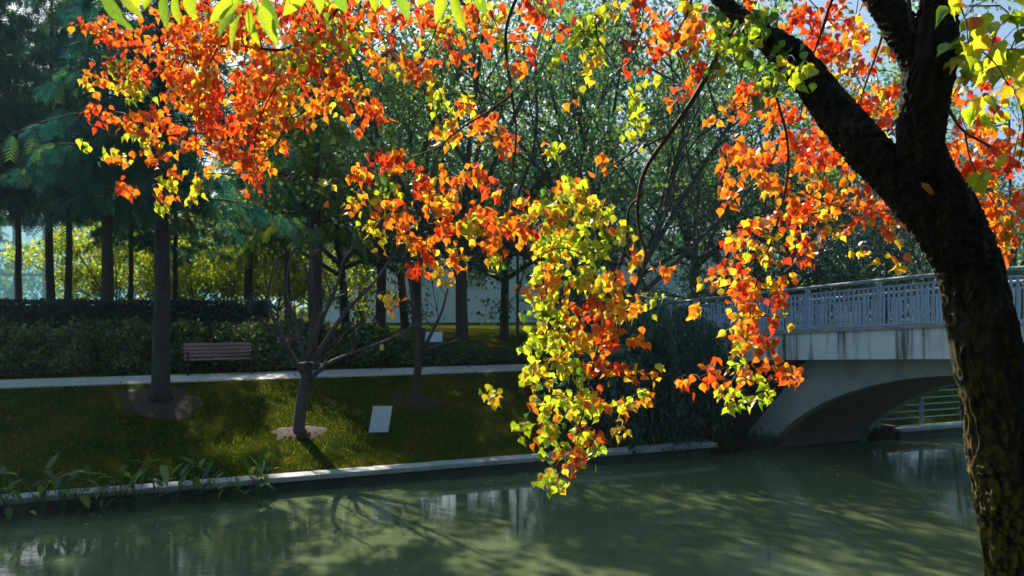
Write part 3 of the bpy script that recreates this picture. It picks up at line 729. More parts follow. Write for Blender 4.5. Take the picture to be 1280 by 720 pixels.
sapling('pruned_sapling', (519, 502), [(518, 507, 7, 0), (519, 490, 5.5, 0), (523, 455, 5, 0), (526, 425, 5.5, 0), (527, 410, 6, 0)],
        [[(526, 415, 3.5, 0), (518, 390, 2.4, .1), (512, 350, 1.6, .2), (505, 315, 1, .2)],
         [(524, 448, 3, 0), (540, 415, 2.2, -.2), (552, 390, 1.6, -.3), (560, 360, 1, -.4)],
         [(525, 440, 2.6, 0), (548, 432, 2, .2), (575, 425, 1.2, .3)]],
        'pruned sapling with a knobbly top in a mulch ring below the path', M['bark'], 42, .7)

# ------------------------------------------------------------------ grass blades and fallen leaves on the bank
r = np.random.default_rng(21); n = 90000
u = r.uniform(-11, 17, n); s = 17.75 + 6.3 * r.uniform(0, 1, n)
pos = np.array([[*us(a, b)[:2], ground_h(a, b) - .004] for a, b in zip(u, s)])
ax = r.normal(0, .45, (n, 3)) + [0, 0, 1]; pal = ([(.022, .042, .004), (.085, .105, .005), (.30, .25, .010)], [4.5, 4, 2.4])  # low tones darkened for bank shade, yellow for sunlit blades
tag(obj('grass', scatter('grass', *BLADE, pos, ax, r.normal(0, 1, (n, 3)), r.uniform(.05, .11, n), pick_cols(r, n, *pal), M['blade'])), 'short mown grass on the far bank', 'grass', kind='stuff')
n = 760; u = r.uniform(-9, 15, n); s = np.concatenate([r.uniform(17.7, 24, n - 120), r.uniform(24, 26.8, 120)])
pos = [[*us(a, b)[:2], ground_h(a, b) + (.045 if b < 24 else .035)] for a, b in zip(u, s)]
for mp, _ in MULCH: pos += [list(p) for p in mp[:35]]
pos = np.array(pos); n = len(pos)
tag(obj('fallen_leaves', scatter('fallen_leaves', *QUAD, pos, r.normal(0, 1, (n, 3)) * [1, 1, .15], r.normal(0, .35, (n, 3)) + [0, 0, 1], r.uniform(.06, .12, n), pick_cols(r, n, [(.30, .10, .02), (.24, .15, .03), (.12, .06, .025)], [3, 3, 3]), M['blade'])), 'dry fallen leaves scattered on the bank', 'leaves', kind='stuff')
n = 130; u = r.uniform(-9, 16, n); s = 17.2 - np.abs(r.normal(0, 2.2, n))
pos = np.array([[*us(a, b)[:2], .006] for a, b in zip(u, s)])
tag(obj('floating_leaves', scatter('floating_leaves', *QUAD, pos, r.normal(0, 1, (n, 3)) * [1, 1, .02], np.tile([0, 0, 1.], (n, 1)), r.uniform(.05, .10, n), pick_cols(r, n, [(.45, .35, .2), (.30, .20, .05), (.5, .45, .35)], [3, 3, 3]), M['foliage'])), 'stray leaves floating on the canal', 'leaves', kind='stuff')

# ------------------------------------------------------------------ water plants at the foot of the wall
def blade_mesh(seed, bend):
    T = []; Fq = []; m = 7
    for i in range(m):
        y = i / (m - 1); wd = .17 * math.sin(math.pi * min(1, .08 + .92 * y) ** .8) if i < m - 1 else .002; z = -bend * y * y
        T += [(-wd, y, z + .03), (0, y, z), (wd, y, z + .03)]
    for i in range(m - 1):
        for j in range(2): a = i * 3 + j; Fq += [(a, a + 1, a + 4), (a, a + 4, a + 3)]
    return np.array(T), Fq
r = np.random.default_rng(55); LEAFW = []
for bend in (.1, .3, .6):
    T, Fq = blade_mesh(0, bend)
    for c in ((.05, .12, .045), (.09, .17, .035), (.22, .26, .03)):
        LEAFW.append(np_mesh('leaf', T, Fq, M['foliage'], np.tile(c, (len(T), 1)), smooth=True))
spots = [(8, 1.0), (30, .8), (52, 1.1), (78, 1.0), (98, 1.15), (128, .7), (150, 1.0), (172, .95), (196, 1.1), (220, .9), (247, 1.0), (268, .8), (295, .75), (322, .9), (332, 1.0), (-14, 1.0)]
for i, (px, sc) in enumerate(spots):
    Yg = 3.6 * F / (645 - .088 * px - HZ); s_t = 17.02 + r.uniform(-.2, .12)
    k = (px - 640) / F; Y = s_t / (N[0] * k + N[1]); root = np.array([k * Y, Y, 0])
    t = empty('water_plant', root); tag(t, 'broad leaved water plant growing at the foot of the river wall', 'plant', 'water plants along the river wall')
    nst = int(r.integers(6, 11))
    for j in range(nst):
        az = r.uniform(0, 6.28); ln = r.uniform(.05, .38) * sc; h = r.uniform(.22, .78) * sc
        tip = np.array([math.cos(az) * ln, math.sin(az) * ln * .6 - .05, h])
        mb = MB(); mb.tube([(0, 0, -.25), tip * [.3, .3, .5], tip], [.010, .008, .005], 5); st = mb.build('stem', M['stem'] if 'stem' in M else M.setdefault('stem', pbr('green_stem', (.04, .09, .03), (.07, .13, .04), 10, .6, 0)), t)
        lf = obj('leaf', LEAFW[int(r.integers(0, 9))], t); lf.location = tip
        d = Vector((math.cos(az) * .7, math.sin(az) * .7, r.uniform(-.5, 1.1))); lf.rotation_euler = d.to_track_quat('Y', 'Z').to_euler(); q = r.uniform(.24, .42) * sc; lf.scale = (q, q, q)

# ------------------------------------------------------------------ the autumn tree that frames the view
TB = P(1312, 838, 4.05)
tree = empty('autumn_tree', TB); tag(tree, 'leaning dark barked tree with red, orange and lime autumn leaves over the canal', 'tree')
def chain(path):
    """rows (px, py, depth, radius px) -> points relative to the foot, radius in metres"""
    return np.array([[*(P(x, y, Y) - TB), rr * Y / F] for x, y, Y, rr in path])
TRUNK = [(1318, 900, 4.05, 84), (1306, 838, 4.05, 66), (1298, 790, 4.05, 50), (1285, 720, 4.03, 44), (1270, 640, 4.0, 41), (1257, 560, 4.0, 40), (1238, 460, 4.0, 38), (1213, 345, 4.0, 36), (1196, 305, 4.0, 37), (1182, 278, 4.0, 36)]
LIMB = [(1192, 308, 4.0, 32), (1160, 266, 4.02, 29), (1119, 222, 4.08, 25), (1080, 183, 4.15, 23), (1046, 143, 4.25, 22), (1016, 104, 4.35, 20), (990, 73, 4.42, 18), (965, 52, 4.5, 15), (940, 34, 4.57, 12), (912, 10, 4.65, 9.5), (870, -25, 4.8, 8), (790, -60, 5.0, 6.5), (690, -60, 5.3, 5.5)]
STEM = [(1202, 312, 4.0, 33), (1184, 265, 3.99, 33), (1162, 222, 3.98, 29), (1151, 185, 3.97, 26), (1155, 140, 3.96, 26), (1160, 100, 3.95, 28), (1166, 60, 3.94, 26), (1172, 20, 3.93, 22), (1177, -10, 3.92, 21), (1186, -80, 3.9, 20), (1196, -160, 3.9, 17), (1190, -280, 3.95, 11)]
FORK = [(1160, 98, 3.95, 20), (1143, 66, 3.97, 19), (1125, 33, 4.0, 18.5), (1104, 0, 4.04, 17), (1072, -42, 4.1, 14), (1010, -120, 4.2, 10), (940, -180, 4.4, 6)]
skel = [smooth_path(chain(p), 9) for p in (TRUNK, LIMB, STEM, FORK)]

def make_trunk():
    mb = MB()
    for c in skel: mb.tube(c[:, :3], list(np.maximum(c[:, 3], .02)), 20)
    me0 = mb.mesh('tmp', None); o = bpy.data.objects.new('tmp', me0); col.objects.link(o)
    md = o.modifiers.new('r', 'REMESH'); md.mode = 'VOXEL'; md.voxel_size = .0065
    dg = bpy.context.evaluated_depsgraph_get(); ev = o.evaluated_get(dg); me = bpy.data.meshes.new_from_object(ev)
    bpy.data.objects.remove(o); bpy.data.meshes.remove(me0)
    n = len(me.vertices); co = np.empty(n * 3, np.float32); me.vertices.foreach_get("co", co); co = co.reshape(-1, 3)
    # smooth the fork joints
    ed = np.empty(len(me.edges) * 2, np.int32); me.edges.foreach_get("vertices", ed); ed = ed.reshape(-1, 2)
    deg = np.bincount(ed.ravel(), minlength=n)[:, None]
    for _ in range(8):
        acc = np.zeros_like(co); np.add.at(acc, ed[:, 0], co[ed[:, 1]]); np.add.at(acc, ed[:, 1], co[ed[:, 0]]); co = .5 * co + .5 * acc / np.maximum(deg, 1)
    me.vertices.foreach_set("co", co.ravel()); me.update()
    nm = np.empty(n * 3, np.float32); me.vertices.foreach_get("normal", nm); nm = nm.reshape(-1, 3)
    S = np.vstack([c for c in skel]); T = np.vstack([np.gradient(c[:, :3], axis=0) for c in skel]); T /= np.linalg.norm(T, axis=1, keepdims=True); RR = S[:, 3]
    idx = np.empty(n, int)
    for i in range(0, n, 8000): idx[i:i + 8000] = np.argmin(np.linalg.norm(co[i:i + 8000, None, :] - S[None, :, :3], axis=2) - RR[None], axis=1)
    t = T[idx]; al = np.sum(co * t, axis=1, keepdims=True); q = co - t * al * .87          # squeeze the pattern along the grain
    dis = np.empty(n)
    for i in range(n):
        v = Vector(q[i]); w = Vector(co[i])
        wv_ = v * 30 + Vector((noise.noise(w * 11), noise.noise(w * 11 + Vector((9, 0, 0))), 0)) * .55
        rid = 1 - abs(noise.noise(wv_)) * 2.2; fine = noise.noise(v * 70 + w * 5)
        big = noise.noise(w * 2.6)
        dis[i] = (.017 * max(-.7, rid) + .006 * fine) * min(1, RR[idx[i]] / .07) + .012 * big
    co = co + nm * dis[:, None]
    me.vertices.foreach_set("co", co.ravel()); me.update()
    me.polygons.foreach_set("use_smooth", np.ones(len(me.polygons), bool)); me.name = 'trunk'
    return me

def mat_bark():
    m, t, o = new_mat('mossy_sunlit_bark'); b = t.nodes.new("ShaderNodeBsdfPrincipled")
    base = ramp(t, noise_tex(t, 24, 6, .7, 'Object', (1, 1, .22)), [(.35, (.006, .005, .004)), (.55, (.022, .016, .012)), (.72, (.085, .062, .042))])
    g = t.nodes.new("ShaderNodeNewGeometry"); sx = t.nodes.new("ShaderNodeSeparateXYZ"); t.links.new(g.outputs['Normal'], sx.inputs[0])
    tc = t.nodes.new("ShaderNodeTexCoord"); sp = t.nodes.new("ShaderNodeSeparateXYZ"); t.links.new(tc.outputs['Object'], sp.inputs[0])
    # mossy yellow and the sunlit left edge, painted low on left-facing bark
    a1 = t.nodes.new("ShaderNodeMapRange"); a1.inputs[1].default_value = .25; a1.inputs[2].default_value = -.75; t.links.new(sx.outputs[0], a1.inputs[0])
    a2 = t.nodes.new("ShaderNodeMapRange"); a2.inputs[1].default_value = 1.9; a2.inputs[2].default_value = .6; t.links.new(sp.outputs[2], a2.inputs[0])
    mm = t.nodes.new("ShaderNodeMath"); mm.operation = 'MULTIPLY'; t.links.new(a1.outputs[0], mm.inputs[0]); t.links.new(a2.outputs[0], mm.inputs[1])
    nz = ramp(t, noise_tex(t, 22, 5, .7), [(.42, (0, 0, 0)), (.58, (1, 1, 1))])
    m3 = t.nodes.new("ShaderNodeMath"); m3.operation = 'MULTIPLY'; t.links.new(mm.outputs[0], m3.inputs[0]); t.links.new(nz, m3.inputs[1])
    mx = t.nodes.new("ShaderNodeMix"); mx.data_type = 'RGBA'; t.links.new(m3.outputs[0], mx.inputs[0]); t.links.new(base, mx.inputs[6]); mx.inputs[7].default_value = (.16, .125, .018, 1)
    t.links.new(mx.outputs[2], b.inputs['Base Color']); b.inputs['Roughness'].default_value = .92; b.inputs['Specular IOR Level'].default_value = .2
    bp_ = t.nodes.new("ShaderNodeBump"); bp_.inputs['Strength'].default_value = .9; bp_.inputs['Distance'].default_value = .012
    t.links.new(noise_tex(t, 70, 5, .7, 'Object', (1, 1, .25)), bp_.inputs['Height']); t.links.new(bp_.outputs[0], b.inputs['Normal'])
    t.links.new(b.outputs[0], o.inputs[0]); return m
tm = make_trunk(); tm.materials.clear(); tm.materials.append(mat_bark()); obj('trunk', tm, tree)
# pale wound left by a lost limb
bm = bmesh.new(); bmesh.ops.create_icosphere(bm, subdivisions=2, radius=1.0)
for v in bm.verts: v.co = Vector(((v.co.x * (.008 + .007 * abs(v.co.z + .25)) - .008 * v.co.z) * (1 + .5 * noise.noise(v.co * 3)), v.co.y * .02, v.co.z * .036 * (1 + .3 * noise.noise(v.co * 4))))
me = bpy.data.meshes.new('bare_wood'); bm.to_mesh(me); bm.free(); me.materials.append(M['wound'])
o = obj('bare_wood', me, tree); o.location = P(1160, 236, 3.868) - TB; o.rotation_euler = (0, -.5, 0); o["label"] = 'small patch of bare orange wood below the fork'

BR = [
    [(1144, 72, 3.93, 6), (1139, 35, 3.93, 5), (1136, 0, 3.93, 4.5), (1130, -60, 3.95, 3.5)],
    [(925, 18, 4.62, 7.5), (905, 55, 4.75, 6.5), (893, 78, 4.82, 6), (868, 122, 4.95, 5.5), (835, 170, 5.1, 5), (806, 214, 5.25, 4.4), (797, 258, 5.35, 3.8), (800, 292, 5.4, 3), (812, 325, 5.45, 2), (822, 345, 5.5, 1.2)],
    [(836, 168, 5.1, 2.6), (800, 186, 5.2, 2.2), (772, 202, 5.3, 1.8), (745, 225, 5.4, 1.4), (715, 250, 5.5, 1)],
    [(800, 246, 5.33, 3), (786, 262, 5.4, 2.8), (783, 300, 5.45, 2.6), (770, 345, 5.45, 2.4), (757, 400, 5.5, 2.2), (742, 455, 5.5, 2), (728, 520, 5.5, 1.6), (712, 572, 5.5, 1.1)],
    [(762, 372, 5.45, 1.8), (720, 380, 5.5, 1.5), (690, 410, 5.55, 1.2), (665, 465, 5.6, 1)],
    [(775, 330, 5.45, 1.8), (735, 320, 5.5, 1.5), (700, 310, 5.55, 1.2), (672, 320, 5.6, 1)],
    [(690, -60, 5.3, 4.5), (655, -20, 5.35, 3.8), (634, 30, 5.4, 3.4), (633, 70, 5.45, 3.1), (640, 120, 5.5, 2.8), (645, 165, 5.55, 2.2), (640, 215, 5.6, 1.6), (622, 270, 5.6, 1.1)],
    [(640, 118, 5.5, 2.4), (610, 140, 5.55, 2.2), (580, 158, 5.6, 2), (553, 182, 5.65, 1.7), (540, 220, 5.7, 1.4), (535, 270, 5.7, 1.2), (532, 320, 5.7, 1)],
    [(553, 182, 5.65, 1.6), (520, 195, 5.7, 1.3), (490, 205, 5.75, 1.1), (455, 225, 5.8, .9)],
    [(634, 60, 5.45, 1.7), (612, 95, 5.5, 1.4), (598, 130, 5.5, 1.1)],
    [(690, -60, 5.3, 5.0), (600, -70, 5.55, 4.6), (500, -40, 5.8, 4.2), (430, 5, 6.0, 3.8), (395, 40, 6.05, 3.5), (355, 62, 6.1, 3.2), (300, 57, 6.2, 2.8), (262, 58, 6.25, 2.5), (235, 54, 6.3, 2.1), (205, 42, 6.3, 1.6), (165, 15, 6.35, 1)],
    [(250, 57, 6.25, 1.8), (228, 80, 6.3, 1.5), (220, 120, 6.3, 1.3), (205, 165, 6.35, 1.1), (195, 210, 6.4, .8)],
    [(272, 59, 6.22, 1.8), (258, 92, 6.25, 1.5), (246, 140, 6.25, 1.2), (245, 205, 6.3, .9)],
    [(205, 42, 6.3, 1.4), (180, 58, 6.3, 1.1), (145, 60, 6.35, .8)],
    [(395, 40, 6.05, 2.4), (360, 90, 6.1, 2), (338, 120, 6.1, 1.6), (320, 165, 6.15, 1.3), (318, 215, 6.2, .9)],
    [(430, 5, 6.0, 2.4), (425, 60, 6.0, 1.8), (440, 100, 6.0, 1.2), (462, 138, 6.0, .8)],
    [(500, -40, 5.8, 2.6), (510, 10, 5.8, 2.0), (490, 40, 5.85, 1.3), (455, 65, 5.9, 1)],
    [(600, -70, 5.55, 2.6), (560, -10, 5.6, 1.8), (540, 50, 5.65, 1.3), (520, 90, 5.65, .9)],
    [(1172, 66, 3.95, 4.5), (1192, 78, 4.2, 3.6), (1225, 84, 4.5, 3.0), (1265, 74, 4.7, 2.4), (1320, 60, 4.9, 1.6)],
    [(1176, 108, 4.0, 4.5), (1188, 140, 4.3, 3.6), (1206, 165, 4.6, 3.0), (1240, 184, 4.9, 2.4), (1278, 208, 5.1, 1.8), (1310, 260, 5.2, 1.2)],
    [(1206, 165, 4.6, 2.2), (1215, 205, 4.8, 1.7), (1240, 250, 5.0, 1.3), (1262, 300, 5.1, 1)],
    [(978, 62, 4.45, 4), (964, 92, 4.6, 3), (973, 130, 4.8, 2.8), (984, 175, 5.0, 2.5), (984, 225, 5.15, 2.2), (968, 290, 5.3, 1.9), (948, 345, 5.4, 1.6), (935, 410, 5.4, 1.3), (928, 470, 5.4, .9)],
    [(984, 220, 5.15, 1.8), (1015, 245, 5.3, 1.5), (1055, 262, 5.45, 1.2), (1095, 285, 5.5, .9)],
    [(968, 290, 5.3, 1.4), (935, 300, 5.35, 1.1), (905, 335, 5.4, .9)],
    [(1108, 25, 4.05, 3), (1098, 60, 4.3, 2.4), (1082, 105, 4.5, 1.9), (1075, 130, 4.6, 1.4), (1060, 190, 4.9, 1)],
    [(1062, -45, 4.1, 5), (1040, 0, 4.4, 3.6), (1025, 45, 4.6, 2.6), (1010, 90, 4.8, 1.8), (1000, 150, 5.0, 1.2)],
    [(870, -25, 4.8, 3.6), (860, 15, 4.95, 2.4), (845, 50, 5.05, 1.6), (860, 95, 5.1, 1)],
    [(790, -60, 5.0, 3.4), (760, -10, 5.05, 2.4), (745, 40, 5.1, 1.6), (765, 75, 5.1, 1.2), (793, 125, 5.15, .9)],
    [(945, 450, 5.4, 1.2), (900, 462, 5.4, .9), (858, 478, 5.4, .6)],
    [(1176, 0, 3.92, 6), (1215, -30, 4.2, 4), (1260, -20, 4.4, 3), (1310, 0, 4.6, 2)],
]
nodes = [c[:, :3] for c in (skel[1][30:], skel[2][20:], skel[3][12:])]
for b in BR:
    c = smooth_path(chain(b), 5); c[:, 3] *= .62; mb = MB(); mb.tube(c[:, :3], list(c[:, 3]), 7); mb.build('branch', M['twig'], tree, smooth=True); nodes.append(c[2:, :3])

# leaf masses: (px, py, rx, ry, colours, depth, weight)
def BL(txt, Y, w=1.0):
    out = []
    for it in txt.split(';'):
        a = it.split()
        if len(a) < 5: continue
        out.append((float(a[0]), float(a[1]), float(a[2]), float(a[3]), a[4], Y, w))
    return out
BLOBS = (
 BL("122 32 12 10 OO;140 50 30 14 OR;178 52 22 13 ROO;150 79 22 9 YG;117 101 14 14 OYY;140 93 13 8 RR;172 90 26 16 ROO;163 114 24 13 YGG;124 147 17 9 RRO;158 150 17 14 OR;170 168 17 12 GGY;196 144 23 16 ROO;214 173 26 16 OOR;130 189 18 9 GGY;152 200 10 7 OY;155 233 6 13 RM;206 200 14 13 ORO;206 225 12 13 YG;188 244 10 15 ORO;201 258 9 8 GG;247 218 13 9 OYG;247 238 13 13 GY", 6.35)
 + BL("228 38 34 20 ORO;240 72 38 20 OYR;222 104 26 22 ROO;258 112 30 26 ORY;270 150 28 22 RRO;288 188 22 24 OOR;312 215 10 22 OR;275 48 36 24 ORY;320 55 36 34 ORY;310 105 32 32 OOR;328 150 26 26 ROY;318 198 13 18 OO;324 236 6 10 OR;345 128 26 22 OYR;262 22 34 18 ROG;306 18 30 16 ORG;300 140 20 20 OR;235 130 16 18 OY", 6.2)
 + BL("368 88 30 28 GRO;400 56 36 26 GOR;430 36 28 22 GRG;388 128 30 17 OYO;360 152 24 10 YOR;428 98 26 22 ROG;458 62 14 14 RO;458 126 22 20 ORG;474 150 8 9 RR;408 18 54 18 ORG;350 18 44 18 ORR;466 20 22 16 OR;404 96 20 18 GRO;470 88 10 13 OO;440 150 14 10 OR;350 180 10 8 RO", 6.0)
 + BL("487 52 5 14 RR;492 72 6 16 RM;542 22 44 13 ORG;530 46 18 13 RGO;574 60 18 12 RRO;600 38 20 14 ORG;520 84 20 17 OOR;505 100 9 10 YG;540 115 14 12 YYG;552 130 13 15 GGD;560 148 12 14 GG;576 118 20 9 OYR;612 14 30 14 GRY;628 46 12 13 GYO;500 14 22 12 OR", 5.7)
 + BL("560 166 26 12 OYO;602 152 18 18 ORY;632 176 15 14 ORR;492 202 26 19 RRO;455 216 20 13 OYR;440 246 15 16 YGO;480 238 17 20 RGD;500 270 24 17 OYO;465 290 12 16 YYG;530 240 22 18 ROY;560 260 17 17 OOY;558 232 20 12 ORO;590 218 17 17 ORY;616 236 13 10 YOR;602 270 22 17 ORO;562 290 22 16 ROR;510 306 15 13 YOO;535 300 13 13 OO;590 286 22 13 GYG;572 326 26 12 OOY;530 328 10 8 RO;517 343 14 10 ROR;555 337 16 8 YY;622 300 18 20 ORO;637 270 15 17 OOY;615 322 12 9 YG;489 376 13 11 YYO;650 255 10 12 OR", 5.7)
 + BL("690 200 12 9 GGO;715 240 30 17 GGO;745 206 9 7 GO;690 266 34 22 GYO;738 266 30 22 GGY;664 285 16 16 OOR;778 290 11 16 YGO;700 308 40 26 GGY;748 308 30 20 GGD;790 322 12 9 OY;680 350 28 20 GYO;730 352 40 22 YGG;772 358 20 18 OYG;832 341 9 10 YO;820 379 8 8 GG;802 370 8 10 YO;690 390 34 22 GYG;738 394 36 20 ORY;782 390 18 16 OYG;680 430 32 22 YGG;720 430 28 22 OGY;758 424 20 16 ORO;790 425 10 8 YO;672 462 24 17 GYG;712 465 28 18 GYG;752 458 17 14 YOR;788 465 22 8 OYR;818 466 11 6 OY;812 492 12 10 GGO", 5.5, 1.15)
 + BL("622 497 20 8 GGY;668 502 14 10 OG;700 502 30 15 YGG;742 498 22 17 YOG;778 508 16 9 YGO;690 540 26 17 OGG;733 541 22 17 ORG;650 538 12 11 GG;714 570 26 17 OGR;752 568 10 12 GG;695 600 22 15 GGY;770 535 8 7 GY;728 520 20 12 YG", 5.5, 1.15)
 + BL("680 18 34 17 ORG;660 60 17 12 ROR;702 50 17 15 RGG;650 86 9 10 YO;730 40 20 28 GGD;742 76 20 16 GGY;770 24 20 13 GYO;720 98 6 8 OO;777 60 9 13 MM;792 66 9 8 OO;786 86 9 7 RO;812 84 12 8 OR;795 130 17 15 GGG;790 156 14 11 GG;797 174 9 9 GG;802 112 8 9 YG", 5.2)
 + BL("830 38 26 21 ROY;860 54 26 21 ROG;872 90 16 16 ROR;856 112 15 8 OR;882 28 20 20 ORO;910 18 16 16 RGG;906 48 16 14 GGO;850 12 20 9 YGO;935 14 20 12 GDR;800 12 20 10 RGO", 5.0)
 + BL("930 60 24 20 GGD;952 26 22 17 GDG;980 84 17 20 GDG;1000 112 9 9 DG;986 60 16 11 DG;962 120 7 10 DG;915 40 18 14 GGD;895 20 14 12 GDO;945 80 12 12 GD", 4.3, 1.4)
 + BL("938 116 25 10 ROR;915 135 15 11 OR;962 142 34 15 ORO;918 192 28 14 ORO;915 212 18 11 ORO;958 200 30 16 OOR;1002 172 26 20 ORO;1010 205 22 20 OYR;960 236 34 15 ORY;912 242 20 11 OO;1030 236 20 20 OGO;1000 266 34 15 OYR;1052 265 34 12 OYR;1100 256 24 11 ORO;1096 286 20 15 ROY;1093 320 7 20 OYR;950 276 24 15 OYR;922 300 20 12 OYR;960 312 24 15 OYG;1002 300 26 14 ORY;916 332 15 9 OR;895 352 17 9 YOO;875 383 13 8 YO;932 352 28 14 OYR;980 346 15 11 YOO;1012 312 11 10 OR;1030 150 24 16 RO;1066 200 24 18 ROR;1040 185 20 14 OR;1075 240 18 14 OYR", 5.6)
 + BL("925 372 26 10 OYR;968 376 14 9 ROR;975 401 14 9 RRY;932 410 26 12 OYO;920 436 20 11 YOG;958 426 20 14 OGR;890 461 17 8 ORR;862 475 15 8 ORO;925 470 20 12 OGO;965 460 18 11 ORO;990 466 20 8 ORO;908 490 14 12 GYO;924 508 8 12 GG;955 492 9 14 GG;940 390 20 10 OY", 5.4, 1.1)
 + BL("1000 24 26 16 ROR;1030 46 26 20 RRO;1068 40 24 24 ROY;1060 82 20 20 RYO;1022 78 17 16 ROR;1092 82 12 14 RY;1040 112 30 15 YRO;1078 122 18 18 RYR;1098 130 15 22 ROY;1115 160 8 14 RY;1040 20 24 14 RO;1120 100 6 18 RO;1062 150 18 14 ROY;1085 170 14 14 RO", 5.3)
 + BL("1192 104 12 16 YGG;1226 112 20 11 ROR;1200 152 12 15 YOR;1240 148 24 14 YGO;1190 186 14 16 RRO;1226 168 20 11 ROO;1262 180 17 16 RYO;1200 216 16 16 ROR;1240 216 24 15 YOR;1226 250 20 15 OYO;1262 250 17 15 ORY;1242 288 20 15 OGO;1266 286 12 16 OYR;1272 316 10 11 OY;1228 52 12 10 RO;1270 110 12 12 OR;1218 290 12 12 OR;1255 205 14 12 RO;1232 195 20 14 RO;1250 270 20 12 OY;1210 235 12 14 OR", 5.0, 1.4)
 + BL("1212 38 14 14 GDG;1242 66 24 17 GGY;1262 26 20 17 GYG;1258 110 18 14 GYG;1272 212 12 8 GG;1200 12 10 10 GO;1225 90 18 12 YGG;1268 70 14 14 YG;1210 60 10 12 GY;1275 45 10 16 YG;1250 12 18 10 GY", 3.5, 1.5)
 + BL("180 -30 60 20 OR;330 -30 60 20 ORG;480 -35 60 20 ORG;640 -40 60 20 GR;800 -40 60 20 RG;960 -40 60 20 RO;1090 -40 40 20 RO;1330 60 40 40 RYG;1340 180 40 50 ROY;1330 280 30 30 OY;240 -80 80 20 OG;560 -95 90 20 OR;860 -110 90 20 OG;1250 -70 60 25 RG", 5.6, .45)
)
COL = {'R': (.82, .055, .010), 'O': (.90, .20, .010), 'Y': (.82, .55, .025), 'G': (.52, .64, .022), 'D': (.10, .22, .02), 'M': (.10, .02, .012)}
EDGE = {'R': (.78, .20, .02), 'O': (.88, .42, .02), 'Y': (.70, .62, .03), 'G': (.62, .62, .03), 'D': (.16, .28, .03), 'M': (.12, .03, .02)}

def tallow_leaf(fold, curl, slim):
    out = [(0, 0), (.24, .05), (.44, .26), (.42, .46), (.26, .64), (.10, .82), (0, 1.08)]
    V = []; mid = [(0, 0), (0, .22), (0, .45), (0, .66), (0, .84), (0, 1.08)]
    def z(x, y): return fold * abs(x) - curl * y * y
    for x, y in mid: V.append((x, y, z(x, y)))
    for sg in (1, -1):
        for x, y in out[1:-1]: V.append((sg * x * slim, y, z(x, y) + .03 * math.sin(9 * y + sg)))
    Fq = []
    for b, sg in ((6, 1), (11, -1)):
        tri = [(0, b, 1), (b, b + 1, 1), (1, b + 1, 2), (b + 1, b + 2, 2), (2, b + 2, 3), (b + 2, b + 3, 3), (3, b + 3, 4), (b + 3, b + 4, 4), (4, b + 4, 5)]
        Fq += tri if sg > 0 else [t[::-1] for t in tri]
    k = len(V); V += [(-.015, 0, 0), (.015, 0, 0), (0.01, -.45, .10)]; Fq.append((k, k + 1, k + 2))       # stalk
    edge = np.array([0] * 6 + [1] * 10 + [0] * 3); return np.array(V), Fq, edge
TL = [tallow_leaf(.28, .10, 1.0), tallow_leaf(.55, .40, .92), tallow_leaf(.12, -.22, 1.05), tallow_leaf(.95, .25, .88), tallow_leaf(.35, .65, 1.0), tallow_leaf(-.30, .15, .96)]

r = np.random.default_rng(2024)
# twigs join every mass to the nearest branch
pool = np.vstack(nodes); todo = []
for b in BLOBS:
    Y = b[5] + r.normal(0, .16); todo.append((b, P(b[0], b[1] - b[3] * .5, Y) - TB, Y))
tw = MB(); order = list(range(len(todo))); D = [np.min(np.linalg.norm(pool - t[1], axis=1)) for t in todo]
LP, LA, LN, LS, LC = [], [], [], [], []
eye = np.array([0, 0, HC]) - TB
while order:
    i = min(order, key=lambda q: D[q]); order.remove(i); b, c, Y = todo[i]
    j = int(np.argmin(np.linalg.norm(pool - c, axis=1))); p0 = pool[j]; L = np.linalg.norm(c - p0)
    ts = np.linspace(0, 1, 7); mid = np.array([r.normal(0, .04), r.normal(0, .04), .10 * L]) * min(1, L * 2)
    pa = p0 + (c - p0) * ts[:, None] + mid * (4 * ts * (1 - ts))[:, None]
    tw.tube(pa, list(np.linspace(.0036 + .0012 * min(L, 1), .0022, 7)), 5, cap=False)
    new = pa[1:]; pool = np.vstack([pool, new])
    for q in order: D[q] = min(D[q], np.min(np.linalg.norm(new - todo[q][1], axis=1)))
    # sprays inside the mass
    px, py, rx, ry, cs, _, wgt = b; m2 = Y / F
    nl = max(4, int(3.3 * wgt * math.pi * rx * ry / 92 * (Y / 5.6) ** 2)); ns = max(1, int(nl / 6))
    for k in range(ns):
        a = r.uniform(0, 6.283); q = math.sqrt(r.uniform(0, 1)) * .92
        e = np.array([math.cos(a) * q * rx * m2, r.normal(0, .20), -math.sin(a) * q * ry * m2]); ctr = P(px, py, Y) - TB
        tip = ctr + e; st = c * .7 + ctr * .3 + e * .15
        tp = st + (tip - st) * np.linspace(0, 1, 4)[:, None] + np.array([0, 0, .03]) * np.array([0, .8, .8, 0])[:, None]
        tw.tube(tp, [.0022, .0018, .0014, .001], 3, cap=False)
        main = cs[int(r.integers(0, len(cs)))]
        for _ in range(max(1, int(round(nl / ns)))):
            t = r.uniform(.45, 1.08); pos = tp[0] + (tip - tp[0]) * t + r.normal(0, .030, 3) * [1, 1.3, 1]
            LP.append(pos); LA.append(r.normal(0, .60, 3) + [0, 0, -1.0]); 
            nn = r.normal(0, .85, 3) + [-.25, -1.0, .25]; LN.append(nn); LS.append(r.uniform(.042, .065) * (1.35 if Y < 3.9 else 1))
            cc = main if r.uniform() < .68 else cs[int(r.integers(0, len(cs)))]; LC.append('D' if cc == 'G' and r.uniform() < .16 else cc)  # some lime leaves darkened to look shadowed
tw.build('twigs', M['twig'], tree)["kind"] = 'stuff'
LP = np.array(LP); LA = np.array(LA); LN = np.array(LN); LS = np.array(LS); LC = np.array(LC); n = len(LP)
LV = r.integers(0, len(TL), n)
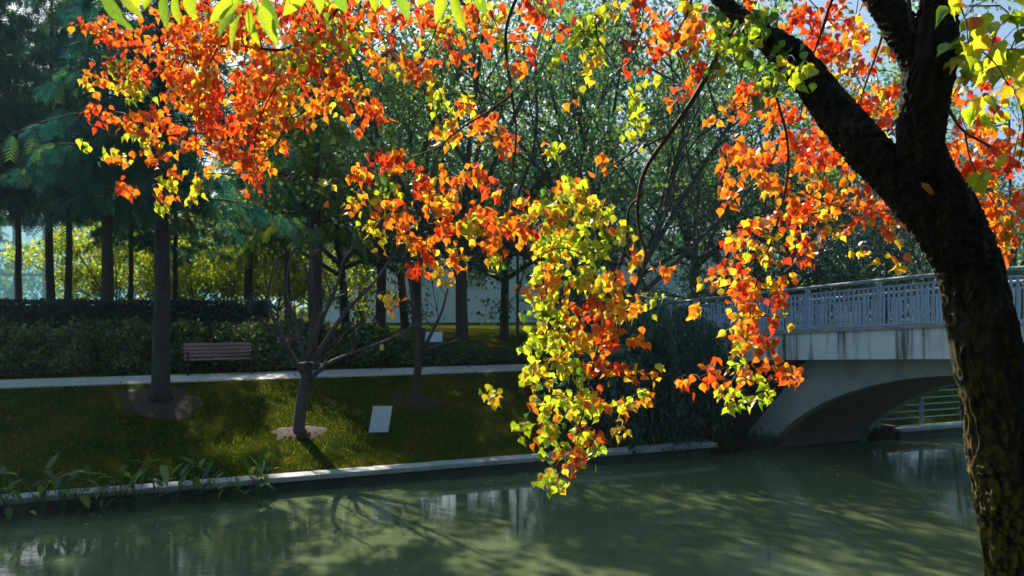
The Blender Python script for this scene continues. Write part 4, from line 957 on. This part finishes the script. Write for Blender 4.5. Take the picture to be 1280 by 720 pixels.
# the 300 leaves that show largest stand alone, the rest are one part
W = LP + TB; vis = LS / W[:, 1] * np.abs(LN[:, 1]) / np.linalg.norm(LN, axis=1)
pxx = 640 + F * W[:, 0] / W[:, 1]; pyy = HZ - F * (W[:, 2] - HC) / W[:, 1]
vis = np.where((pxx > 15) & (pxx < 1265) & (pyy > 12) & (pyy < 700), vis, 0)
solo = set(np.argsort(-vis)[:300].tolist())
rest = np.array([i for i in range(n) if i not in solo])
Vs, Fs, Cs = [], [], []; off = 0
for v, (T, Fq, edge) in enumerate(TL):
    ids = rest[LV[rest] == v]; x, a, nn = frames(LA[ids], LN[ids]); sz = LS[ids].reshape(-1, 1, 1)
    V = LP[ids][:, None, :] + sz * (T[None, :, 0:1] * x[:, None] + T[None, :, 1:2] * a[:, None] + T[None, :, 2:3] * nn[:, None])
    c0 = np.array([COL[c] for c in LC[ids]]); c1 = np.array([EDGE[c] for c in LC[ids]]); jit = (1 + .16 * r.standard_normal((len(ids), 1)))
    hue = 1 + .10 * r.standard_normal((len(ids), 3))
    mixf = np.clip(r.uniform(-.3, 1.0, (len(ids), 1, 1)), 0, 1) * edge[None, :, None]
    C = np.clip((c0[:, None] * (1 - mixf) + c1[:, None] * mixf) * (jit * hue)[:, None], .004, .95)
    Vs.append(V.reshape(-1, 3)); Fs.append((np.array(Fq)[None] + (np.arange(len(ids)) * len(T))[:, None, None]).reshape(-1, 3) + off); Cs.append(C.reshape(-1, 3)); off += len(ids) * len(T)
obj('foliage', np_mesh('foliage', np.vstack(Vs), np.vstack(Fs), M['leaf'], np.vstack(Cs)), tree)["kind"] = 'stuff'
lib = {}
for v, (T, Fq, edge) in enumerate(TL):
    for c in COL:
        for w_ in range(2):
            c0 = np.array(COL[c]) * (1.06 if w_ else .9); c1 = np.array(EDGE[c]); mf = (.75 if w_ else .25) * edge[:, None]
            lib[v, c, w_] = np_mesh('leaf', T, Fq, M['leaf'], np.clip(c0 * (1 - mf) + c1 * mf, 0, .95))
X, A, NN = frames(LA, LN)
for i in sorted(solo):
    o = obj('leaf', lib[int(LV[i]), str(LC[i]), int(r.integers(0, 2))], tree)
    m = Matrix([[X[i][0], A[i][0], NN[i][0], 0], [X[i][1], A[i][1], NN[i][1], 0], [X[i][2], A[i][2], NN[i][2], 0], [0, 0, 0, 1]])
    o.location = LP[i]; o.rotation_euler = m.to_euler(); s_ = float(LS[i]); o.scale = (s_, s_, s_)
print('autumn leaves', n)

# ------------------------------------------------------------------ slim neighbour whose long leaflets dip into the top of the view
NB = np.array([-2.25, 1.7, 1.95])
nb = empty('slender_tree', NB); tag(nb, 'slender tree with long lime green leaflets drooping along the top of the view', 'tree')
LFT = [(128, -12, 160, 37, 17), (152, -14, 176, 21, 15), (168, -14, 172, 10, 12), (196, -14, 177, 15, 14), (206, -12, 208, 38, 14), (219, -8, 225, 31, 15), (236, -12, 241, 24, 15), (300, -4, 262, 28, 18), (296, 8, 273, 45, 16), (302, 14, 286, 61, 16), (311, 10, 322, 58, 15), (320, 4, 347, 56, 17), (330, -4, 350, 38, 15), (352, -14, 372, 4, 12), (384, -14, 354, 19, 17), (396, -16, 400, 18, 13), (420, -12, 433, 16, 14), (444, -16, 448, 4, 11), (468, -14, 469, 15, 11), (478, -14, 487, 13, 12), (496, -10, 511, 25, 14), (542, -16, 520, 6, 14), (556, -12, 545, 29, 13), (566, -10, 580, 40, 13), (592, -12, 608, 19, 13), (600, -14, 598, 8, 10), (282, -14, 262, 4, 14), (312, -14, 300, 6, 14)]
def lance(bend):
    T = []; Fq = []; m = 7; wd = [.12, .36, .48, .5, .42, .25, .01]
    for i in range(m): y = i / (m - 1); T += [(-wd[i], y, .16 * wd[i] - bend * y * y), (0, y, -bend * y * y), (wd[i], y, .16 * wd[i] - bend * y * y)]
    for i in range(m - 1):
        for j in range(2): a = i * 3 + j; Fq += [(a, a + 1, a + 4), (a, a + 4, a + 3)]
    return np.array(T), Fq
r = np.random.default_rng(8); rach = []
for i, (x0, y0, x1, y1, wd) in enumerate(LFT):
    Y = 2.35 + .10 * math.sin(i * 1.7); p0 = P(x0, y0, Y) - NB; p1 = P(x1, y1, Y - .02 + r.normal(0, .02)) - NB; d = p1 - p0; L = np.linalg.norm(d)
    T, Fq = lance(r.uniform(0, .12)); T = T * [1.12 * wd * Y / F / L, 1, 1] ; c = (.50, .64, .02) if i % 4 else (.20, .36, .025)
    o = obj('leaflet', np_mesh('leaflet', T, Fq, M['leaf'], np.tile(c, (len(T), 1)), smooth=True), nb)
    x, a, nn = frames(d[None], (np.array([r.normal(0, .45), -1, r.normal(.1, .35)]))[None]); x, a, nn = x[0], a[0], nn[0]
    m = Matrix([[x[0], a[0], nn[0], 0], [x[1], a[1], nn[1], 0], [x[2], a[2], nn[2], 0], [0, 0, 0, 1]]); o.location = p0; o.rotation_euler = m.to_euler(); o.scale = (L, L, L)
    rach.append(p0)
mb = MB(); mb.tube([(0, 0, -.05), (.02, .02, 1.0), (.08, .15, 2.0), (.1, .3, 2.6), (.14, .3, 3.2)], [.05, .042, .034, .025, .012], 10); mb.build('trunk', M['bark'], nb, smooth=True)
sw = MB(); sp = sorted(rach, key=lambda p: p[0]); br = [(.1, .3, 2.55), tuple(sp[0] + [-.15, 0, .10])] + [tuple(np.mean(sp[k:k + 4], axis=0) + [0, 0, .045]) for k in range(0, len(sp), 4)]
sw.tube(smooth_path(np.array(br), 4), .004, 6); brc = sw.build('branch', M['twig'], nb, smooth=True)
bp_ = smooth_path(np.array(br), 8); st = MB()
for p in rach: q = bp_[np.argmin(np.linalg.norm(bp_ - p, axis=1))]; st.tube([q, (q + p) / 2 + [0, 0, .006], p], [.0018, .0015, .0012], 4, cap=False)
st.build('leaf_stalks', M['twig'], nb)

# ------------------------------------------------------------------ morning air
bm = bmesh.new(); bmesh.ops.create_cube(bm, size=1.0)
me = bpy.data.meshes.new('haze'); bm.to_mesh(me); bm.free(); hz = obj('haze', me); hz.scale = (2100, 2300, 24.5); hz.location = (0, 450, 24.5 / 2 - 2.0)
m, t, o_ = new_mat('haze'); pv = t.nodes.new("ShaderNodeVolumePrincipled"); pv.inputs['Color'].default_value = (.60, .86, 1.0, 1); pv.inputs['Density'].default_value = .00025; pv.inputs['Anisotropy'].default_value = .25
t.links.new(pv.outputs[0], o_.inputs['Volume']); me.materials.append(m); tag(hz, 'thin pale haze in the air between the trees', 'haze', kind='stuff')

cam_d.dof.use_dof = True; cam_d.dof.focus_distance = 5.6; cam_d.dof.aperture_fstop = 5.0
